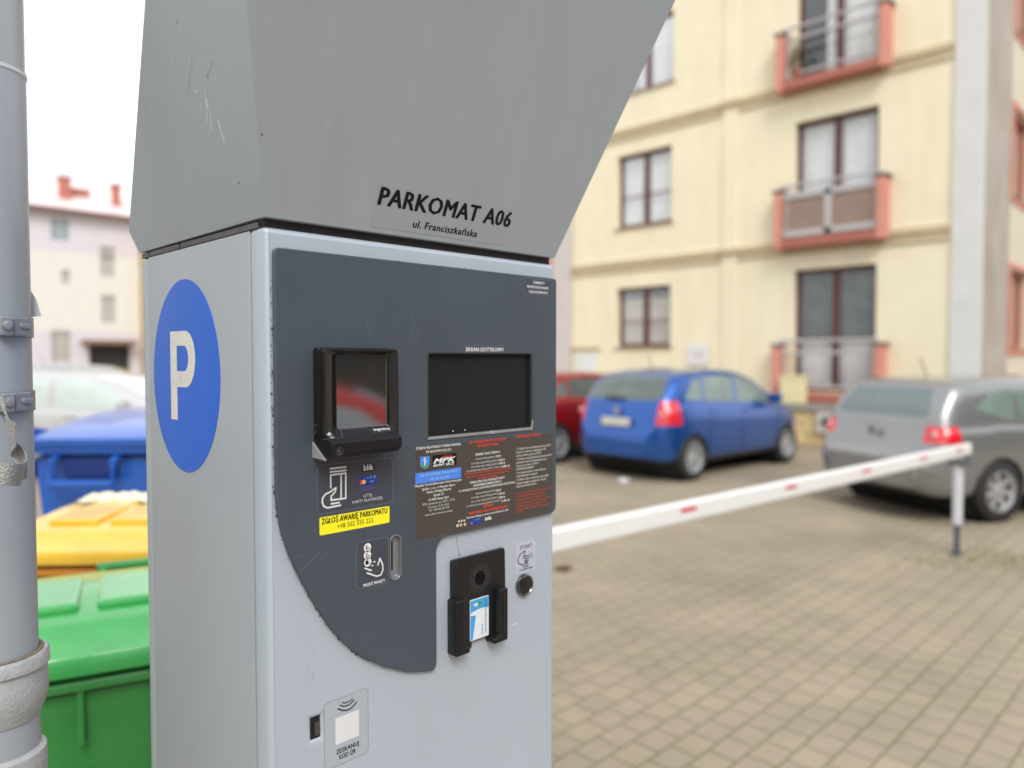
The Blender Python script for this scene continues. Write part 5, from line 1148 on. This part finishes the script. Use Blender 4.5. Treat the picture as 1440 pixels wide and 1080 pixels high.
# stone wall in front of the ground-floor balcony
lw = thing('low_stone_wall', 'low beige stone wall with grey coping under the ground-floor balcony', 'wall', (14.1, 5.8, 0))
bm = NB(); M_st = mat('stone_blocks', lin(214, 190, 142), .85, var=.22, scale=5, bump=.6, bscale=20)
for r_ in range(3):
    y_ = -2.35+(.25 if r_ % 2 else 0)
    while y_ < 1.5:
        l2 = random.uniform(.4, .62); box(bm, (-.1, y_, .01+r_*.215), (.15, min(y_+l2-.012, 1.6), .215+r_*.215), .012); y_ += l2
raw('stone_courses', bm, M_st, lw)
bm = NB(); box(bm, (-.09, -2.34, 0), (.14, 1.58, .645)); raw('mortar', bm, mat('mortar_grey', lin(150, 140, 120), .9), lw)
bm = NB(); box(bm, (-.14, -2.4, .66), (.36, 1.62, .80), .012); raw('coping', bm, mat('coping_grey', lin(150, 146, 138), .8, var=.12, scale=4), lw)
pu = onplane(1163, 595, (1, 0, 0), 13.95)
ub_ = thing('utility_box', 'small pale grey meter box with dark round vent on the stone wall', 'utility box', (13.97, pu.y, pu.z-.19))
bm = NB(); box(bm, (-.06, -.19, 0), (.03, .19, .38), .012); raw('box_body', bm, mat('meter_box', lin(196, 194, 188), .5), ub_)
bm = NB(); lathe(bm, [(.085, -.012), (.085, 0), (.06, .002)], (-.06, 0, .21), 'X', 22); raw('vent', bm, M_blk, ub_)
pp = thing('potted_plant', 'dark leafy plant in a pot at the left end of the top visible balcony', 'plant', (BX-.17, 6.52, 7.15))
bm = NB(); lathe(bm, [(.07, 0), (.10, .18), (.11, .18), (.11, .20)], n=18); raw('pot', bm, mat('clay_pot', lin(150, 92, 70), .8), pp)
bm = NB()
for k in range(260):
    a = random.uniform(0, 6.28); rr_ = random.random()**.5*.17; h_ = random.uniform(.18, .62)*(1-.5*rr_/.17); c = Vector((rr_*math.cos(a)*.6, rr_*math.sin(a), .15+h_)); d = Vector((random.gauss(0, 1), random.gauss(0, 1), random.gauss(.4, .7))).normalized()*.05; e = d.cross(Vector((random.random(), random.random(), 1))).normalized()*.014
    bm.faces.new([bm.verts.new(q_) for q_ in (c, c+d*.5+e, c+d, c+d*.5-e)])
raw('leaves', bm, mat('plant_leaf', lin(56, 72, 46), .6, var=.3, scale=20), pp)
# cream box standing on the balcony edge, notice on the wall
pc_ = onplane(1116, 560, (1, 0, 0), 14.2)
cb = thing('storage_box', 'square cream box standing on the low wall by the left post of the ground balcony', 'box', (14.18, pc_.y, .80))
bm = NB(); box(bm, (-.12, -.23, 0), (.12, .23, .50), .02); raw('box_body', bm, mat('cream_box', lin(232, 222, 176), .6), cb)
bm = NB(); box(bm, (-.13, -.24, .50), (.13, .24, .54), .01); raw('box_lid', bm, MATS['cream_box'], cb)
ns_ = thing('wall_notice', 'white notice board with faint red print on the cream wall above the blue car', 'sign', (BX-.02, 8.74, 1.53))
bm = NB(); box(bm, (-.02, -.26, 0), (0, .26, .45), .005); raw('board', bm, mat('notice_white', lin(226, 228, 230), .5), ns_)
bm = NB(); box(bm, (-.0225, -.12, .16), (-.0205, .12, .20)); box(bm, (-.0225, -.15, .26), (-.0205, .15, .29)); raw('print', bm, mat('notice_pink', lin(220, 180, 184), .5), ns_)

# ================================================================ FAR BUILDING, LEFT
ORG = Vector((13, 47, 0))
fb_ = thing('tenement_building', 'distant lavender and cream three-storey tenement with glare-paled red roof and chimneys', 'building', ORG)
M_lav = mat('lavender_render', lin(214, 208, 214), .85, var=.03, scale=.8); M_fcr = mat('pale_cream_render', lin(222, 220, 212), .85, var=.03, scale=.8)
fw_ = [(11.15, 12.06, 8.17, 9.43), (13.62, 14.37, 6.37, 8.10), (11.62, 12.05, 5.79, 6.56), (13.62, 14.38, 3.69, 5.30), (11.05, 12.03, 1.42, 3.19), (8.6, 9.4, 3.69, 5.3), (8.6, 9.4, 6.37, 8.1)]+[(x_, x_+1.0, z_, z_+1.6) for x_ in (5.6, 2.6, -.4, -3.4, -6.4, -9.4, -12.4, -15.4, -18.4) for z_ in (.9, 3.7, 6.3)]
PB = lambda u, v, d: Vector((u, 47+d, v))
for z0_, z1_, m_ in ((7.58, 9.85, M_lav), (3.2, 7.58, M_fcr), (0, 3.2, M_lav)):
    bm = NB(); hh = []
    for h in fw_+[(12.93, 15.1, .0, 2.45)]:
        a, b, c, d = h; c2, d2_ = max(c, z0_), min(d, z1_)
        if d2_ > c2: hh.append((a, b, c2, d2_))
    wall_holes(bm, PB, -24, 15.75, z0_, z1_, hh, .25, None); obj('wall', bm, m_, fb_)
M_fwin = mat('far_window', lin(150, 166, 176), .2, coat=.5); 
for i, (a, b, c, d) in enumerate(fw_):
    bm = NB(); box(bm, (a, 47.14, c), (b, 47.2, d)); w_ = obj('window', bm, mat('far_frame', lin(206, 204, 198), .6), fb_)
    bm = NB(); mI = (a+b)/2; t = .08; hm = c+(d-c)*.62
    for r_ in ((a+t, mI-.05, c+t, hm-.03), (mI+.05, b-t, c+t, hm-.03), (a+t, mI-.05, hm+.03, d-t), (mI+.05, b-t, hm+.03, d-t)): box(bm, (r_[0], 47.11, r_[2]), (r_[1], 47.141, r_[3]))
    obj('pane', bm, M_fwin if i == 0 else mat('far_pane_pale', lin(176, 172, 166), .3, coat=.4), w_)
bm = NB(); box(bm, (12.95, 47.2, 0), (15.08, 49.2, 2.44)); obj('entrance', bm, M_room, fb_)
bm = NB(); box(bm, (12.5, 46.2, 2.48), (15.3, 47, 2.72), .03); obj('entrance_canopy', bm, mat('canopy_brown', lin(140, 112, 96), .7), fb_)
bm = NB(); hexa(bm, [(-24.2, 46.6, 9.86), (-24.2, 52, 12.6), (-24.2, 57, 9.86)], [(16, 46.6, 9.86), (16, 52, 12.6), (16, 57, 9.86)]); rf = obj('roof', bm, mat('roof_glare_pale', lin(232, 216, 214), .45, .1, var=.06, scale=2), fb_)  # red roof painted pale: washed-out glare is put into its colour
bm = NB(); box(bm, (-24.2, 46.45, 9.72), (16, 46.7, 9.92)); obj('gutter', bm, mat('gutter_brown', lin(120, 90, 88), .6), fb_)
M_chim = mat('chimney_brick', lin(182, 118, 102), .85, var=.15, scale=4)
for x, y, w_, h in ((12.25, 48.3, .5, 11.9), (13.1, 49.2, 1.2, 11.5), (14.95, 48.2, .34, 11.9)):
    bm = NB(); box(bm, (x-w_/2, y, 10), (x+w_/2, y+.6, h)); box(bm, (x-w_/2-.08, y-.08, h), (x+w_/2+.08, y+.68, h+.14)); obj('chimney', bm, M_chim, rf)
bm = NB(); tube(bm, [(12.4, 49, 12), (12.4, 49, 14)], .03); tube(bm, [(14.2, 50, 12), (14.2, 50, 14.3)], .03); tube(bm, [(13.7, 50, 13.9), (14.7, 50, 13.9)], .02); obj('antenna', bm, mat('antenna_grey', lin(190, 194, 200), .5), rf)
bm = NB(); box(bm, (-24, 47.4, 0), (15.7, 57, 9.8)); obj('core', bm, M_fcr, fb_)
ORG = Vector((16.7, 46, 0))
ob = thing('orange_building', 'narrow strip of ochre house front right of the lavender tenement', 'building', ORG)
bm = NB(); box(bm, (15.9, 45.8, 0), (22, 55, 9.2)); obj('wall', bm, mat('ochre_render', lin(232, 206, 158), .85, var=.05), ob)
for z in (1.3, 4.0, 6.7):
    for x in (16.3, 18.4, 20.4): bm = NB(); box(bm, (x, 45.74, z), (x+.9, 45.79, z+1.6)); obj('window', bm, mat('ochre_window', lin(120, 90, 78), .4), ob)
bm = NB(); hexa(bm, [(15.8, 45.5, 9.21), (15.8, 50.5, 11.4), (15.8, 55.3, 9.21)], [(22.2, 45.5, 9.21), (22.2, 50.5, 11.4), (22.2, 55.3, 9.21)]); obj('roof', bm, MATS['roof_glare_pale'], ob)

# building across the street behind the photographer, mirrored in the terminal glass
ORG = Vector((13, -21, 0))
db = thing('dark_tenement', 'dark brown tenement across the street behind the photographer, seen only in reflections', 'building', ORG)
bm = NB(); box(bm, (-4, -24, 0), (32, -20, 9.5)); obj('wall', bm, mat('dark_render', lin(92, 84, 70), .85, var=.15, scale=.6), db)
bm = NB(); hexa(bm, [(-4.4, -24.4, 9.5), (-4.4, -22, 12), (-4.4, -19.6, 9.5)], [(32.4, -24.4, 9.5), (32.4, -22, 12), (32.4, -19.6, 9.5)]); obj('roof', bm, mat('dark_roof', lin(80, 66, 60), .8), db)
for z in (1.2, 4.2, 7.0):
    for k in range(11): bm = NB(); box(bm, (-2.4+k*3.1, -20.02, z), (-1.2+k*3.1, -19.95, z+1.6), .02); obj('window', bm, mat('dark_window', lin(60, 66, 70), .2), db)
ORG = Vector((-18, 2, 0))
cb2 = thing('ochre_tenement', 'ochre and cream house row behind the photographer, seen only in window and paint reflections', 'building', ORG)
bm = NB(); box(bm, (-24, -13, 0), (-16, 12, 8.4)); obj('wall', bm, mat('ochre_wall', lin(186, 158, 118), .85, var=.1, scale=.5), cb2)
bm = NB(); hexa(bm, [(-24.4, -13.4, 8.41), (-20, -13.4, 11), (-15.6, -13.4, 8.41)], [(-24.4, 12.4, 8.41), (-20, 12.4, 11), (-15.6, 12.4, 8.41)]); obj('roof', bm, mat('tile_roof', lin(150, 84, 62), .8, var=.15), cb2)
for z in (1.0, 3.8, 6.3):
    for k in range(8): bm = NB(); box(bm, (-16.04, -11.5+k*2.9, z), (-15.96, -10.3+k*2.9, z+1.5), .02); obj('window', bm, mat('dark_window', lin(60, 66, 70), .2), cb2)
ORG = Vector((0, 0, 0))
